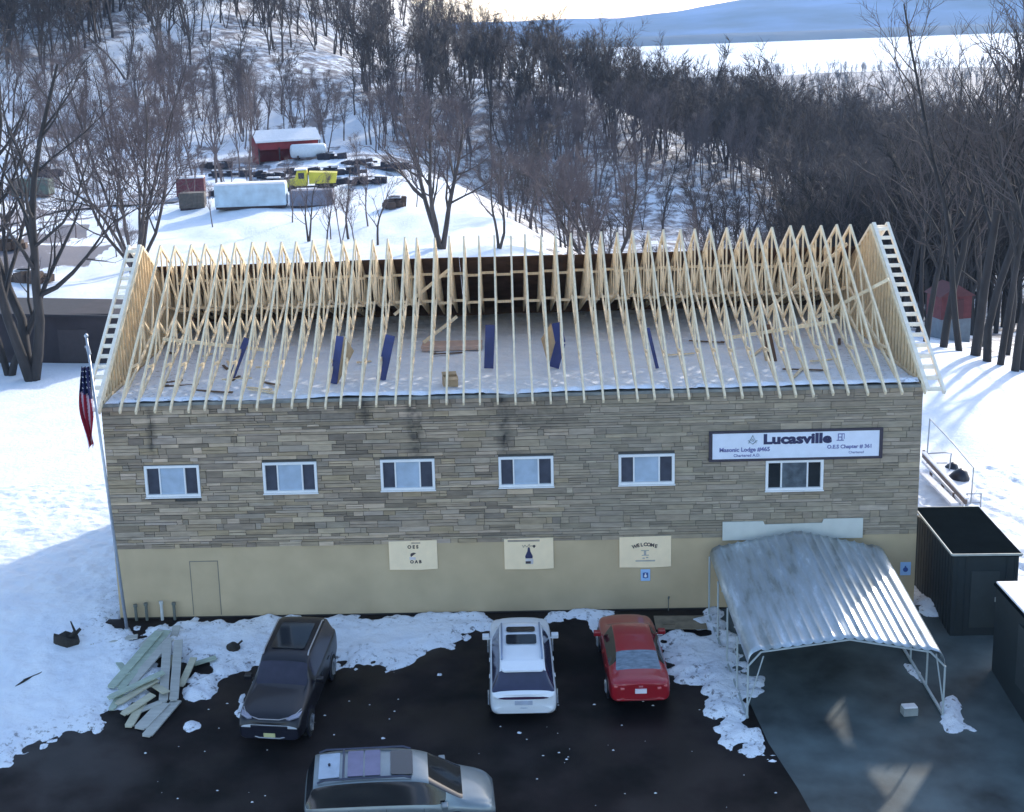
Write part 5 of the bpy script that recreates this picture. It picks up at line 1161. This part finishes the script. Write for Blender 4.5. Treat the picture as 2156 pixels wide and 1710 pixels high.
LAB = {'gully': ('dark bare tree crowding the gully behind the building', 'trees in the gully'), 'crest': ('thin bare tree on the snowy far slope of the gully', 'trees on the far slope'), 'slope': ('small thin bare tree on the open snow between the roof and the yard', 'small trees on the open slope'), 'bank': ('dark bare tree below the snowy bank right of the building', 'trees below the right bank'), 'hill': ('slender bare tree on the snowy hillside behind the yard', 'trees on the left hillside'), 'beyond': ('', '')}
NIND = 275; ind = [s for s in SP if s[4] != 'beyond'][:NIND]; rest = [s for s in SP if s[4] == 'beyond']+[s for s in SP if s[4] != 'beyond'][NIND:]
zz = height(np.array([s[0] for s in ind]), np.array([s[1] for s in ind]))
for q, (x, y, kd, sc, nm) in enumerate(ind):
    o = bpy.data.objects.new('bare_tree', pmesh(kd, rn.randrange(5), barkd if kd else twigm)); col.objects.link(o)
    o.location = (x, y, zz[q]); o.rotation_euler = (rn.uniform(-.06, .06), rn.uniform(-.06, .06), rn.uniform(0, 6.28)); o.scale = (sc*rn.uniform(.85, 1.15), sc, sc*rn.uniform(.9, 1.15))
    tag(o, LAB[nm][0], 'tree', LAB[nm][1])
# the far woods: one mass
low = [proto(300+i, 15, .22, True, stems=1+(i % 2), spread=.22, limbs=11, sub=4, tw=5, sides=4, start=.28, fine=.045, twl=1.3, slim=.6) for i in range(4)]
lv = [np.array(t.v) for t in low]; lf = []
for t in low:
    q = [f_ if len(f_) == 4 else f_+(f_[2],) for f_ in t.f]; tr = []
    for f_ in t.f:
        tr.append(f_[:3]);
        if len(f_) == 4: tr.append((f_[0], f_[2], f_[3]))
    lf.append(np.array(tr))
zz = height(np.array([s[0] for s in rest]), np.array([s[1] for s in rest])); VV = []; FF = []; base = 0
for q, (x, y, kd, sc, nm) in enumerate(rest):
    i = rn.randrange(4); a = rn.uniform(0, 6.28); v = lv[i]*np.array([sc*1.1, sc*1.1, sc]); c_, s_ = math.cos(a), math.sin(a)
    VV.append(np.stack([v[:, 0]*c_-v[:, 1]*s_+x, v[:, 0]*s_+v[:, 1]*c_+y, v[:, 2]+zz[q]], -1)); FF.append(lf[i]+base); base += len(v)
VV = np.concatenate(VV); FF = np.concatenate(FF)
me = bpy.data.meshes.new('far_woods'); me.vertices.add(len(VV)); me.vertices.foreach_set('co', VV.reshape(-1).astype(np.float32)); me.loops.add(FF.size); me.loops.foreach_set('vertex_index', FF.reshape(-1).astype(np.int32))
me.polygons.add(len(FF)); me.polygons.foreach_set('loop_start', np.arange(0, FF.size, 3, dtype=np.int32)); me.update(calc_edges=True); me.materials.append(twigd)
o = bpy.data.objects.new('far_woods', me); col.objects.link(o); tag(o, 'far bare woods reading as one dark mass beyond the snowy crest', 'woods', kind='stuff')
print('trees', len(ind), 'rest', len(rest), 'tris', len(FF))

# ------------------------------------------------------------------ haze over the valley
hz = bpy.data.materials.new('haze_air'); hz.use_nodes = True; n = hz.node_tree.nodes; n.remove(n['Principled BSDF'])
vol = n.new('ShaderNodeVolumePrincipled'); vol.inputs['Color'].default_value = (.32, .58, 1, 1); vol.inputs['Density'].default_value = .9e-4; vol.inputs['Anisotropy'].default_value = .2
hz.node_tree.links.new(vol.outputs[0], n['Material Output'].inputs['Volume'])
o = MB().box(-9800, 9900, -9800, 9800, -95, 330).build('haze', hz); tag(o, kind='stuff'); o['label'] = 'thin blue winter haze filling the valley air'; o['category'] = 'haze'
